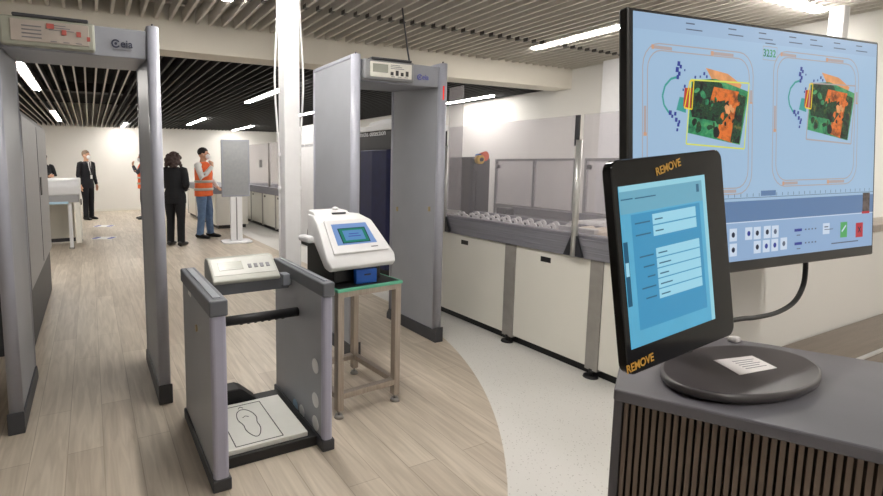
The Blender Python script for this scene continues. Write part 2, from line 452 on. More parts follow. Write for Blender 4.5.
lamp(-0.65, 11.9, 14.6, ZR, 'linear light in the black ceiling above the man in the dark suit')
lamp(0.97, 14.6, 16.4, ZR, 'short-looking linear light in the black ceiling left of the near arch panel')
lamp(-0.66, 6.3, 8.6, ZR, 'linear light in the black ceiling at the left above the grey machine')
lamp(4.45, 8.6, 11.0, ZR, 'linear light in the black ceiling seen between service pole and far detector arch')
qa, qb = onZ(443, 103, ZR), onZ(497, 96, ZR)
lamp((qa.x + qb.x) / 2, qb.y, qa.y, ZR, 'linear light in the black ceiling beside the right wall, right of the far arch')

# ------------------------------------------------------------------ service pole
PXc, PYc = 1.36, 3.42
t = thing('service_pole', 'white floor to ceiling service pole between the two detector arches', 'pole', (PXc, PYc, 0))
bm = BM(); box(bm, (PXc - .062, PYc - .062, 0), (PXc + .062, PYc + .062, ZS), 0.008); obj('pole_profile', bm, M['pole'], t)
for sx, amp in ((-1, .012), (1, .02)):
    bm = BM()
    dx = RT.x * sx * .078; dy = RT.y * sx * .078
    pts = [(PXc + dx * (1 + .35 * math.exp(-((z - 2.1) / .35) ** 2)), PYc + dy * (1 + .35 * math.exp(-((z - 2.1) / .35) ** 2)), z) for z in [0.02 + i * .1 for i in range(29)]]
    tube(bm, pts, 0.008); obj('conduit', bm, M['conduit'], t)
    for z in (0.6, 1.3, 1.55, 2.55):
        bm = BM(); cx, cy = PXc + dx * .93, PYc + dy * .93
        box(bm, (cx - .014, cy - .014, z), (cx + .014, cy + .014, z + .025), .003); obj('conduit_clip', bm, M['pole'], t)
# far white column behind the monitor
bm = BM(); box(bm, (5.95, 1.985, 0), (6.06, 2.085, ZS), .01)
tag(obj('column', bm, M['pole']), 'slim white column at the right, rising behind the large monitor', 'column')

# ------------------------------------------------------------------ metal detector arches
def arch(x0, label, info=False, Y0=3.05, Y1=3.84):
    """x0: outer face of the left panel; passage along Y"""
    TOP = 2.285
    w, t_ = 0.87, 0.072
    t = thing('metal_detector_arch', label, 'metal detector', (x0 + w / 2, (Y0 + Y1) / 2, 0))
    for xa in (x0, x0 + w - t_):
        bm = BM(); box(bm, (xa + .006, Y0 + .03, .10), (xa + t_ - .006, Y1 - .03, TOP - .02), .006); p = obj('side_panel', bm, M['arch'], t)
        for ya in (Y0, Y1 - .05):
            bm = BM()
            cyl(bm, (xa + t_ / 2, ya + .025, .1), (xa + t_ / 2, ya + .025, TOP), t_ / 2, n=20); obj('edge_profile', bm, M['arch_edge'], p)
        bm = BM(); box(bm, (xa, Y0 + .02, TOP - .03), (xa + t_, Y1 - .02, TOP + .004), .008); obj('top_cap', bm, M['arch_edge'], p)
        for ya in (Y0 + .025, Y1 - .025):
            bm = BM(); cyl(bm, (xa + t_ / 2, ya, TOP), (xa + t_ / 2, ya, TOP + .018), .006, n=10); obj('cap_screw', bm, M['plinth'], p)
        bm = BM()
        prism(bm, [(xa - .006, Y0 - .016, 0), (xa - .006, Y1 + .016, 0), (xa - .006, Y1 + .016, .05), (xa - .006, Y1 - .02, .105), (xa - .006, Y0 + .03, .105), (xa - .006, Y0 - .016, .13)], (t_ + .012, 0, 0), bev=.006)
        obj('base_shoe', bm, M['plinth'], t)
    # header
    hx0, hx1 = x0 + t_, x0 + w - t_
    bm = BM()
    prism(bm, [(hx0, Y0 + .03, 2.10), (hx0, Y0 + .015, 2.258), (hx0, Y1 - .03, 2.255), (hx0, Y1 - .03, 2.15)], (hx1 - hx0, 0, 0), bev=.005)
    hd = obj('header', bm, M['arch_head'], t)
    dx0, dx1 = hx0 + .01, hx0 + .455
    bm = BM(); box(bm, (dx0, Y0 - .02, 2.112), (dx1, Y0 + .04, 2.258), .012); dp = obj('display_unit', bm, M['unit_olive' if info else 'unit_grey'], t)
    bm = BM(); box(bm, (dx0 + .06, Y0 - .03, 2.255), (dx1 - .03, Y0 + .10, 2.272), .006); obj('visor', bm, M['plinth'], dp)
    bm = BM(); box(bm, (dx0 + .05, Y0 - .026, 2.132), (dx1 - .03, Y0 - .018, 2.24), .002); obj('display_face', bm, M['info_face' if info else 'disp_face'], dp)
    if not info:
        bm = BM(); box(bm, (dx0 + .07, Y0 - .029, 2.165), (dx0 + .20, Y0 - .025, 2.225)); obj('lcd', bm, M['lcd'], dp)
    for i in range(0 if info else 4):
        xx = dx0 + .225 + i * .045
        bm = BM(); box(bm, (xx, Y0 - .029, 2.150), (xx + .024, Y0 - .025, 2.175 + (i % 2) * .012)); obj('key', bm, M['dark_ink'], dp)
    bm = BM()
    for i in range(3):
        box(bm, (dx0 + .225, Y0 - .028, 2.198 + i * .012), (dx0 + .225 + .12 - .02 * i, Y0 - .0255, 2.202 + i * .012))
    for i in range(4 if info else 0):
        box(bm, (dx0 + .10 + (i % 2) * .0, Y0 - .028, 2.15 + i * .019), (dx0 + .19, Y0 - .0255, 2.156 + i * .019))
    for i in range(3):
        xx = dx0 + .23 + i * .06
        box(bm, (xx, Y0 - .028, 2.139), (xx + .03, Y0 - .0255, 2.143))
    obj('printed_lines', bm, M['grey_ink'], dp)
    return t, hx0, hx1, Y0, dp
a1, h0, h1, AY, dp1 = arch(-0.468, 'grey walk-through metal detector arch cut off at the left, nearest the wooden aisle', True, 3.04, 3.79)
# near arch: information face with red squares and the maker's mark
for dx, dz, w_, h_ in ((.285, 2.178, .022, .026), (.355, 2.176, .022, .026), (.405, 2.158, .016, .022), (.215, 2.205, .035, .025)):
    bm = BM(); box(bm, (h0 + .01 + dx, AY - .032, dz), (h0 + .01 + dx + w_, AY - .028, dz + h_)); obj('red_symbol', bm, M['red_ink'], dp1)
def maker_logo(xa, z, s, m, parent, y):
    bm = BM(); n = 28; r0, r1 = s * .50, s * .34
    for i in range(n):
        a0 = math.radians(32) + (2 * PI - math.radians(64)) * i / n; a1_ = math.radians(32) + (2 * PI - math.radians(64)) * (i + 1) / n
        prism(bm, [(xa + r1 * math.cos(a0), y, z + r1 * math.sin(a0)), (xa + r0 * math.cos(a0), y, z + r0 * math.sin(a0)), (xa + r0 * math.cos(a1_), y, z + r0 * math.sin(a1_)), (xa + r1 * math.cos(a1_), y, z + r1 * math.sin(a1_))], (0, -.004, 0))
    cyl(bm, (xa, y, z), (xa, y - .004, z), s * .16, n=16)
    obj('logo_mark', bm, m, parent)
    text('logo_text', 'eia', s * 1.25, (xa + s * .50, y - .0035, z - s * .36), (1, 0, 0), (0, 0, 1), m, parent, .0012, bold=.0006)
hdr1 = [c for c in a1.children if c.name.startswith('header')][0]
maker_logo(0.166, 2.172, .047, M['navy_ink'], hdr1, AY + .020)
bm = BM(); box(bm, (.150, AY + .0205, 2.140), (.25, AY + .0235, 2.143)); obj('logo_line', bm, M['grey_ink'], hdr1)
a2, g0, g1, BY, dp2 = arch(1.750, 'grey walk-through metal detector arch behind the steel table, beside the roller counter', False, 3.15, 3.86)
hdr2 = [c for c in a2.children if c.name.startswith('header')][0]
maker_logo(2.355, 2.166, .045, M['blue_ink'], hdr2, BY + .020)
rp_ = [c for c in a2.children if c.name.startswith('side_panel')][1]
bm = BM(); box(bm, (2.565, BY - .010, 2.00), (2.583, BY + .004, 2.11), .003); obj('red_indicator', bm, M['red_led'], rp_)
for py_ in (208, 214):
    pass
for pxx in (397, 429):
    bm = BM(); p = onX(pxx, 209, 2.549); box(bm, (2.544, p.y - .012, p.z - .02), (2.556, p.y + .012, p.z + .02), .003); obj('lock_plate', bm, M['lock'], rp_)
w0 = Vector((2.30, 3.22, 2.25)); w1 = Vector((2.56, 3.72, ZS + .01))
bm = BM(); tube(bm, [w0, w0 + (w1 - w0) * .3 + Vector((0, 0, -.02)), w0 + (w1 - w0) * .65 + Vector((0, 0, -.01)), w1], .007)
obj('supply_cable', bm, M['plinth'], a2)

# ------------------------------------------------------------------ shoe scanner
SX0, SX1, SX2, SX3 = 0.448, 0.520, 1.035, 1.090
SY0, SY1, SZ = 2.10, 2.84, 0.90
t = thing('shoe_scanner', 'grey shoe scanner with two side panels and footprint platform, front middle', 'scanner', ((SX0 + SX3) / 2, (SY0 + SY1) / 2, 0))
for k, (xa, xb, SY0, SY1) in enumerate(((SX0, SX1, 2.075, 2.81), (SX2, SX3, 2.15, 2.875))):
    bm = BM(); box(bm, (xa + .004, SY0 + .03, .05), (xb - .004, SY1, SZ - .07), .004); p = obj('side_panel', bm, M['arch'], t)
    bm = BM(); box(bm, (xa, SY0, .03), (xb, SY0 + .045, SZ - .07), .018, seg=3); obj('edge_profile', bm, M['scan_edge'], p)
    bm = BM(); box(bm, (xa - .006, SY0 - .008, SZ - .075), (xb + .006, SY1 + .006, SZ), .008); c_ = obj('top_cap', bm, M['cap'], t)
    bm = BM(); box(bm, (xa + .018, SY0 + .03, SZ - .002), (xb - .018, SY1 - .04, SZ + .006), .003); obj('cap_inlay', bm, M['cap_strip'], c_)
    bm = BM(); box(bm, (xa - .008, SY0 - .006, 0), (xb + .008, SY1 + .01, .06), .006); obj('base_shoe', bm, M['plinth'], t)
    if k == 0:
        q = onX(197, 328, SX0 + .004)
        bm = BM(); cyl(bm, (q.x, q.y, q.z), (q.x - .008, q.y, q.z), .018, n=16); obj('lock', bm, M['lock'], p)
        q = onX(189.6, 290, SX0 + .004)
        bm = BM(); box(bm, (q.x - .002, q.y - .035, q.z - .03), (q.x, q.y + .035, q.z + .03)); obj('label_sticker', bm, M['sticker_white'], p)
    else:
        for (u_, v_, mm, rr) in ((315.4, 366, 'sticker_white', .040), (315.4, 400, 'sticker_white', .040), (315.5, 423, 'sticker_white', .040), (302, 411, 'sticker_white', .036), (295.5, 405, 'sticker_blue', .036)):
            q = onX(u_, v_, SX2 + .004)
            bm = BM(); cyl(bm, (q.x + .001, q.y, q.z), (q.x - .002, q.y, q.z), rr, n=24); obj('round_sticker', bm, M[mm], p)
SY0, SY1 = 2.10, 2.84
# platform with a printed shoe outline
bm = BM(); box(bm, (SX1 - .01, SY0 + .12, .0), (SX2 + .01, SY1 - .02, .055), .004); obj('tray', bm, M['rubber'], t)
bm = BM(); box(bm, (SX1 + .012, SY0 + .14, .052), (SX2 - .05, 2.70, .08), .004); pf = obj('platform', bm, M['wood_plate'], t)
bm = BM()
def line(bm, p, q, w, z, h=.0012):
    p = Vector((p[0], p[1], z)); q = Vector((q[0], q[1], z)); d = (q - p).normalized(); n = Vector((-d.y, d.x, 0)) * w / 2
    prism(bm, [p - n, q - n, q + n, p + n], (0, 0, h))
for a, b in (((.60, 2.66), (.853, 2.665)), ((.853, 2.665), (.853, 2.26)), ((.60, 2.66), (.60, 2.26)), ((.60, 2.26), (.853, 2.26))): line(bm, a, b, .005, .0798)
sole = []
for i in range(40):
    a = 2 * PI * i / 40
    yy = math.cos(a); wid = .052 + .012 * math.cos(a - .3) - .012 * math.exp(-((yy + .1) / .25) ** 2)
    sole.append((.728 + wid * math.sin(a), 2.46 + .15 * yy))
for i in range(40): line(bm, sole[i], sole[(i + 1) % 40], .005, .0798)
for a, b in (((.713, 2.625), (.728, 2.645)), ((.728, 2.645), (.743, 2.625)), ((.71, 2.52), (.728, 2.535)), ((.728, 2.535), (.745, 2.52))): line(bm, a, b, .004, .0798)
obj('footprint_outline', bm, M['black_ink'], pf)
bm = BM()
prism(bm, [(SX1 + .01, 2.72, .0), (SX1 + .01, 2.72, .155), (.745, 2.72, .155), (.775, 2.72, .14), (.865, 2.72, .06), (.865, 2.72, .0)], (0, .11, 0), bev=.008)
obj('heel_stop', bm, M['rubber'], t)
# cross rail, handle bar, console
bm = BM(); box(bm, (SX1, 2.62, .765), (SX2, 2.69, .835), .006); rl = obj('cross_rail', bm, M['cap'], t)
bm = BM(); cyl(bm, (SX1 - .003, 2.50, .655), (SX2 + .003, 2.50, .655), .026, n=20); hb = obj('handle_bar', bm, M['rubber'], t)
bm = BM()
for i in range(7):
    cyl(bm, (.70 + i * .04, 2.50, .634), (.714 + i * .04, 2.50, .634), .010, n=10)
obj('grip_ribs', bm, M['rubber'], hb)
bm = BM(); cx0, cx1 = .575, .965
prism(bm, [(cx0, 2.585, .835), (cx0, 2.575, .855), (cx0, 2.60, .875), (cx0, 2.72, .955), (cx0, 2.78, .955), (cx0, 2.80, .92), (cx0, 2.80, .835)], (cx1 - cx0, 0, 0), bev=.008)
co = obj('console', bm, M['console'], t)
d_ = Vector((0, .12, .08)).normalized(); nn = Vector((0, -d_.z, d_.y))
def con(u, s, lift): return Vector((u, 2.60, .875)) + d_ * s + nn * lift
def conbox(bm, u0, u1, s0, s1, lift): prism(bm, [con(u0, s0, -.001), con(u1, s0, -.001), con(u1, s1, -.001), con(u0, s1, -.001)], nn * (lift + .001))
bm = BM(); conbox(bm, cx0 + .015, cx1 - .015, .008, .138, .002); obj('console_face', bm, M['console_face'], co)
bm = BM(); conbox(bm, cx0 + .05, cx0 + .19, .045, .11, .0035); obj('lcd', bm, M['lcd'], co)
for i in range(4):
    bm = BM(); conbox(bm, cx0 + .22 + (i % 4) * .036, cx0 + .240 + (i % 4) * .036, .05, .08, .005); obj('key', bm, M['grey_ink'], co)
bm = BM(); box(bm, (SX2 - .05, 2.59, .79), (SX2, 2.66, .855), .004); obj('rail_bracket', bm, M['cap_strip'], t)

# ------------------------------------------------------------------ steel table
TB = (1.457, 2.67, 0); TR_ = math.radians(4.5)
t = thing('side_table', 'small steel table on levelling feet carrying the white detector', 'table', TB, TR_)
hx, hy, lg = .230, .252, .043
for sx in (-1, 1):
    for sy in (-1, 1):
        x_, y_ = sx * (hx - lg / 2), sy * (hy - lg / 2)
        bm = BM(); box(bm, (x_ - lg / 2, y_ - lg / 2, .045), (x_ + lg / 2, y_ + lg / 2, .73), .003); l = obj('leg', bm, M['legsteel'], t, True)
        bm = BM(); cyl(bm, (x_, y_, .018), (x_, y_, .05), .008, n=10); cyl(bm, (x_, y_, 0), (x_, y_, .018), .030, .022, n=18); obj('levelling_foot', bm, M['post_grey'], l, True)
for a, b in (((-hx + lg, -hy, .115), (hx - lg, -hy + lg, .15)), ((-hx + lg, hy - lg, .115), (hx - lg, hy, .15)), ((-hx, -hy + lg, .115), (-hx + lg, hy - lg, .15)), ((hx - lg, -hy + lg, .115), (hx, hy - lg, .15))):
    bm = BM(); box(bm, a, b, .003); obj('stretcher', bm, M['legsteel'], t, True)
bm = BM(); box(bm, (-hx, -hy, .728), (hx, hy, .765), .003); obj('table_top', bm, M['legsteel'], t, True)
bm = BM()
for a, b in (((-hx - .006, -hy - .006, .762), (hx + .006, -hy + .012, .78)), ((-hx - .006, hy - .012, .762), (hx + .006, hy + .006, .78)), ((-hx - .006, -hy + .012, .762), (-hx + .012, hy - .012, .78)), ((hx - .012, -hy + .012, .762), (hx + .006, hy - .012, .78))): box(bm, a, b, .002)
obj('green_edging', bm, M['green_mat'], t, True)
bm = BM(); box(bm, (-hx + .01, -hy + .01, .764), (hx - .01, hy - .01, .7800)); obj('rubber_mat', bm, M['rubber'], t, True)

# ------------------------------------------------------------------ desktop trace detector
t = thing('trace_detector', 'white bench-top trace detector with tilted touch screen on the steel table', 'detector', (1.44, 2.68, .7805), math.radians(4))
bm = BM()
prism(bm, [(-.17, -.15, .0), (-.17, -.14, .12), (-.17, -.02, .20), (-.17, .20, .30), (-.17, .20, 0)], (.345, 0, 0), bev=.012)
obj('lower_housing', bm, M['black_plastic'], t, True)
# white shell: loft of rounded cross sections along the tilted screen plane
def shell(secs, dn):
    bm = BM(); rs = []
    for (y, z, x0, x1) in secs: rs.append([(x0, y, z), (x1, y, z)])
    top = [[bm.verts.new(p) for p in r] for r in rs]
    bot = [[bm.verts.new((p[0], p[1] + dn[i][0], p[2] + dn[i][1])) for p in r] for i, r in enumerate(rs)]
    for i in range(len(rs) - 1):
        bm.faces.new((top[i][0], top[i][1], top[i + 1][1], top[i + 1][0])); bm.faces.new((bot[i][1], bot[i][0], bot[i + 1][0], bot[i + 1][1]))
        bm.faces.new((top[i][0], top[i + 1][0], bot[i + 1][0], bot[i][0])); bm.faces.new((top[i + 1][1], top[i][1], bot[i][1], bot[i + 1][1]))
    bm.faces.new((top[0][1], top[0][0], bot[0][0], bot[0][1])); bm.faces.new((top[-1][0], top[-1][1], bot[-1][1], bot[-1][0]))
    bmesh.ops.recalc_face_normals(bm, faces=bm.faces[:])
    bmesh.ops.bevel(bm, geom=bm.edges[:], offset=.009, segments=3, affect='EDGES', profile=.5)
    for f in bm.faces: f.smooth = True
    return bm
bm = shell([(-.255, .125, -.245, .205), (-.225, .172, -.262, .22), (-.055, .362, -.235, .165), (.03, .398, -.215, .125), (.13, .398, -.20, .10)],
           [(.03, -.03), (.03, -.06), (.06, -.10), (.04, -.14), (.0, -.16)])
sh = obj('shell', bm, M['white_plastic'], t, True)
P0 = Vector((0, -.225, .175)); sd = Vector((0, .17, .19)).normalized(); sn = Vector((0, -sd.z, sd.y))
def scp(u, s, l): return P0 + Vector((u, 0, 0)) + sd * s + sn * l
def scplate(bm, pts, l0, l1): prism(bm, [scp(u, s, l0) for u, s in pts], sn * (l1 - l0))
bm = BM(); scplate(bm, [(-.21, .02), (.185, .02), (.135, .26), (-.19, .26)], -.004, .012)
bmesh.ops.bevel(bm, geom=bm.edges[:], offset=.006, segments=2, affect='EDGES', profile=.5)
bz = obj('screen_bezel', bm, M['white_plastic'], t, True)
E_ = {'bl': emat('detector_screen_blue', (128, 160, 212), .9), 'gr': emat('detector_screen_green', (40, 130, 110), .9), 'dk': emat('detector_screen_edge', (24, 66, 62), .9), 'in': emat('detector_screen_inner', (96, 146, 196), .9), 'tx': emat('detector_screen_text', (70, 90, 170), .9)}
bm = BM(); scplate(bm, [(-.165, .075), (.115, .075), (.095, .225), (-.155, .225)], .008, .0135); sc_ = obj('touch_screen', bm, E_['bl'], bz, True)
bm = BM()
for (u0, u1, s0, s1, l, mi) in ((-.125, .072, .085, .192, .0145, 1), (-.118, .065, .090, .187, .0150, 0), (-.098, .045, .103, .174, .0155, 2)):
    fs = prism(bm, [scp(u0, s0, .0135), scp(u1, s0, .0135), scp(u1, s1, .0135), scp(u0, s1, .0135)], sn * (l - .0135), mi)
for s0, u0, u1 in ((.145, -.06, .01), (.128, -.07, .02)):
    prism(bm, [scp(u0, s0, .0155), scp(u1, s0, .0155), scp(u1, s0 + .006, .0155), scp(u0, s0 + .006, .0155)], sn * .0004, 3)
obj('screen_picture', bm, [E_['gr'], E_['dk'], E_['in'], E_['tx']], sc_, True)
bm = BM(); scplate(bm, [(.06, .045), (.11, .045), (.11, .052), (.06, .052)], .0115, .013); obj('badge', bm, M['grey_ink'], bz, True)
bm = shell([(.02, .395, -.205, .055), (.05, .418, -.20, .05), (.14, .425, -.19, .04)], [(.0, -.06), (0, -.08), (0, -.09)])
hp = obj('printer_hump', bm, M['white_plastic'], t, True)
bm = BM(); box(bm, (-.08, .022, .398), (.02, .036, .410), .002); obj('paper_slot', bm, M['plinth'], hp, True)
bm = BM(); ell(bm, (-.02, .09, .428), (.022, .018, .012)); obj('roll_cover', bm, M['white_plastic'], hp, True)
bm = BM(); box(bm, (-.275, -.02, .235), (-.215, .12, .275), .014); obj('side_handle', bm, M['white_plastic'], t, True)
t = thing('sample_box', 'small bright blue box under the front lip of the white detector', 'box', (1.475, 2.478, .7805))
bm = BM(); box(bm, (1.40, 2.462, .7808), (1.545, 2.498, .868), .006); obj('body', bm, M['blue_plastic'], t)
bm = BM(); box(bm, (1.455, 2.459, .830), (1.50, 2.464, .840), .002); obj('slot', bm, M['navy_ink'], t)

# ------------------------------------------------------------------ roller counter (right lane)
CX = 3.12; DZ = .835; CYa, CYb = 1.75, 3.86
t = thing('roller_counter', 'white-fronted roller counter with grey side rail along the right lane', 'conveyor', (3.66, 2.8, 0))
def door(y0, y1):
    bm = BM(); box(bm, (CX, y0, .07), (CX + .02, y1, DZ - .005), .003); d = obj('door_panel', bm, M['white_panel'], t)
    yc = y0 + (y1 - y0) * .56
    bm = BM(); box(bm, (CX - .004, yc - .045, DZ - .09), (CX + .002, yc + .045, DZ - .05), .002); obj('pull_slot', bm, M['black_plastic'], d)
for y0, y1 in ((2.965, 3.84), (2.195, 2.85), (1.76, 2.095)): door(y0, y1)
for y0, y1 in ((2.853, 2.962), (2.098, 2.192)):
    bm = BM(); box(bm, (CX - .006, y0, .05), (CX + .04, y1, DZ), .003); pp = obj('post', bm, M['post_grey'], t)
    bm = BM(); yc = (y0 + y1) / 2; cyl(bm, (CX + .0, yc, .012), (CX + .0, yc, .06), .014, n=10); cyl(bm, (CX + .0, yc, 0), (CX + .0, yc, .014), .05, .045, n=20); obj('foot', bm, M['rubber'], pp)
bm = BM(); yc = 2.24; cyl(bm, (CX + .1, yc, .012), (CX + .1, yc, .07), .014, n=10); cyl(bm, (CX + .1, yc, 0), (CX + .1, yc, .014), .05, .045, n=20); obj('foot', bm, M['rubber'], t)
bm = BM(); box(bm, (CX + .03, CYa, .07), (4.18, CYb, DZ)); obj('cabinet_body', bm, M['machine_grey'], t)
bm = BM(); box(bm, (CX + .05, CYa + .02, .0), (CX + .09, CYb, .075)); obj('plinth', bm, M['rubber'], t)
bm = BM(); box(bm, (CX - .025, CYa, DZ), (CX + .03, CYb, 1.005), .004)
for z in (.875, .915, .96): box(bm, (CX - .029, CYa, z), (CX - .022, CYb, z + .012), .002)
obj('side_rail', bm, M['rail'], t)
bm = BM(); box(bm, (4.12, CYa, DZ), (4.18, CYb, 1.03), .004); obj('rear_rail', bm, M['rail'], t)
bm = BM(); box(bm, (CX + .03, CYa, .90), (4.12, CYb, .955)); obj('deck', bm, M['deck'], t)
bm = BM(); box(bm, (3.58, 2.45, .955), (3.62, CYb, 1.005), .004); obj('centre_rail', bm, M['rail'], t)
# skate wheels (white) on the left half
for j in range(3):
    for i in range(9):
        yy = 2.64 + i * .13 + (j % 2) * .06; xx = CX + .09 + j * .13
        bm = BM(); cyl(bm, (xx - .009, yy, .985), (xx + .009, yy, .985), .034, n=16); w_ = obj('skate_wheel', bm, M['wheel'], t)
        bm = BM(); cyl(bm, (xx - .013, yy, .985), (xx + .013, yy, .985), .012, n=8); obj('hub', bm, M['deck'], w_)
for i in range(9):
    bm = BM(); yy = 1.80 + i * .09; cyl(bm, (CX + .05, yy, .975), (3.60, yy, .975), .03, n=14); obj('roller', bm, M['tan'], t)
for i in range(9):
    bm = BM(); yy = 1.85 + i * .115; cyl(bm, (3.66, yy, .985), (4.10, yy, .985), .028, n=14); obj('roller', bm, M['wheel'], t)
bm = BM(); box(bm, (CX + .04, 2.21, 1.0), (CX + .09, 2.50, 1.035), .004); obj('stop_bar', bm, M['alu'], t)
bm = BM(); box(bm, (3.72, 3.55, .956), (3.84, 3.68, 1.05), .012); tag(obj('sensor_block', bm, M['black_plastic']), 'small black block on the roller counter beside the dark tunnel hood', 'block')

# glass screens on the counter front
def bracket_post(yc, par, x=CX - .05):
    bm = BM(); cyl(bm, (x, yc, .84), (x, yc, 1.66), .021, n=18); p = obj('post', bm, M['alu'], par)
    bm = BM()
    for s in (-1, 1): prism(bm, [(x - .01, yc + s * .02, .845), (x - .01, yc + s * .075, .845), (x - .01, yc + s * .02, .99)], (.02, 0, 0))
    obj('gusset', bm, M['graphite'], p)
t = thing('glass_screen', 'clear glass screen between two silver posts along the counter front', 'glass screen', (CX - .05, 3.0, .84))
bracket_post(3.69, t); bracket_post(2.295, t)
bm = BM(); box(bm, (CX - .055, 2.33, 1.0), (CX - .045, 3.66, 1.83)); obj('pane', bm, M['glass_tint'], t)
bm = BM(); box(bm, (CX - .057, 2.30, 1.62), (CX - .043, 2.33, 1.83)); obj('edge_strip', bm, M['graphite'], t)
t = thing('glass_screen', 'clear glass screen at the right end of the counter, beside the touch display', 'glass screen', (CX - .05, 2.0, .84))
bm = BM(); box(bm, (CX - .055, 1.77, 1.0), (CX - .045, 2.265, 1.83)); obj('pane', bm, M['glass_tint'], t)
bm = BM(); box(bm, (CX - .057, 1.75, .90), (CX - .043, 1.77, 1.83)); obj('edge_strip', bm, M['alu'], t)
t = thing('glass_screen', 'tall narrow grey glass sheet standing left of the roller counter', 'glass screen', (3.5, 4.07, .955))
bm = BM(); box(bm, (3.495, 3.96, 1.0), (3.505, 4.175, 2.29)); obj('pane', bm, M['glass_panel'], t)
bm = BM(); box(bm, (3.48, 3.96, 0), (3.52, 4.175, 1.0), .003); obj('base_clamp', bm, M['alu'], t)
# framed partition panels along the back of the counter
for k, (y0, y1, mid, lab) in enumerate(((3.17, 4.20, 3.66, 'two-pane framed grey partition standing behind the skate wheels'), (1.78, 3.08, 2.45, 'framed grey partition behind the right end of the counter, next to the silver post'))):
    t = thing('partition_panel', lab, 'partition', (4.22, (y0 + y1) / 2, 0), 0, 'framed partitions behind the counter')
    bm = BM()
    for a, b in ((y0, y0 + .025), (y1 - .025, y1), (mid - .012, mid + .012)): box(bm, (4.205, a, 0), (4.235, b, 1.545), .002)
    box(bm, (4.205, y0 + .025, 1.52), (4.235, y1 - .025, 1.545), .002); box(bm, (4.205, y0 + .025, .98), (4.235, y1 - .025, 1.04), .002)
    obj('frame', bm, M['machine_grey'], t)
    for a, b in ((y0 + .025, mid - .012), (mid + .012, y1 - .025)):
        bm = BM(); box(bm, (4.215, a, 1.04), (4.222, b, 1.52)); obj('pane', bm, M['glass_panel'], t)
    yl = y1 - .05
    bm = BM(); box(bm, (4.195, yl - .03, 1.44), (4.21, yl + .02, 1.48), .004); obj('latch', bm, M['graphite'], t)

# dark tunnel hood at the left end of the counter
t = thing('tunnel_hood', 'dark grey tunnel hood on the far end of the roller counter', 'scanner hood', (3.87, 4.1, 0))
bm = BM()
prism(bm, [(3.60, 3.90, .0), (3.60, 3.90, 1.545), (3.60, 3.93, 1.565), (3.60, 4.26, 1.565), (3.60, 4.28, 1.545), (3.60, 4.28, 0)], (.24, 0, 0), bev=.015)
obj('hood', bm, M['dark_hood'], t)
bm = BM(); box(bm, (3.64, 3.885, 1.0), (3.80, 3.903, 1.42), .004); obj('curtain', bm, M['graphite'], t)
t = thing('signal_lamp', 'orange, yellow and blue round signal unit on the dark tunnel hood', 'signal lamp', (3.66, 3.87, 1.5))
q = Vector((3.655, 3.84, 1.535))
bm = BM(); box(bm, (q.x - .035, q.y, q.z - .02), (q.x + .06, q.y + .058, q.z + .06), .01); obj('base', bm, M['blue_plastic'], t)
bm = BM(); cyl(bm, (q.x + .04, q.y - .015, q.z + .035), (q.x + .04, q.y + .05, q.z + .035), .05, .04, n=20); obj('orange_dome', bm, M['signal_orange'], t)
bm = BM(); cyl(bm, (q.x - .03, q.y - .03, q.z + .0), (q.x - .03, q.y + .02, q.z + .0), .045, n=20); yd = obj('yellow_disc', bm, M['yellow'], t)
bm = BM(); cyl(bm, (q.x - .03, q.y - .045, q.z), (q.x - .03, q.y - .03, q.z), .02, n=16); obj('button', bm, M['graphite'], yd)

# ------------------------------------------------------------------ baggage x-ray machine behind the arch
t = thing('baggage_scanner', 'large black and white baggage x-ray machine behind the far detector arch', 'x-ray machine', (3.9, 6.9, 0))
GX = 3.45
bm = BM(); box(bm, (GX, 5.12, .1), (4.28, 7.30, 1.92), .015); bd = obj('black_housing', bm, M['machine_black'], t)
bm = BM(); box(bm, (GX - .03, 5.10, 1.92), (4.28, 7.30, 1.99), .01); obj('top_cover', bm, M['machine_white'], t)
bm = BM(); prism(bm, [(3.65, 5.30, 1.99), (3.65, 6.15, 1.99), (3.65, 6.05, 2.07), (3.65, 5.36, 2.11)], (.55, 0, 0), bev=.01); obj('upper_box', bm, M['machine_white'], t)
bm = BM()
prism(bm, [(GX, 5.15, .12), (GX - .07, 5.20, .12), (GX - .10, 5.50, .12), (GX - .07, 5.85, .12), (GX, 5.90, .12)], (0, 0, 1.55), bev=.01)
obj('navy_cover', bm, M['navy'], t)
bm = BM(); box(bm, (GX - .02, 7.30, .1), (4.30, 9.0, 1.95), .02); wb = obj('white_housing', bm, M['machine_white'], t)
bm = BM(); box(bm, (GX + .02, 7.35, 1.95), (4.2, 8.9, 2.16), .03); obj('white_lid', bm, M['pole'], wb)
bm = BM(); box(bm, (GX + .06, 5.2, 0), (4.2, 8.9, .1)); obj('plinth', bm, M['rubber'], t)
e = onX(386, 131.5, GX)
text('maker_name', 'smiths detection', .105, (GX - .002, e.y, 1.86), (0, -1, 0), (0, 0, 1), M['white_ink'], bd, .001, 'RIGHT')
text('maker_name', 'smiths detection', .085, (GX - .022, 7.55, 1.78), (0, -1, 0), (0, 0, 1), M['grey_ink'], wb, .001, 'RIGHT')

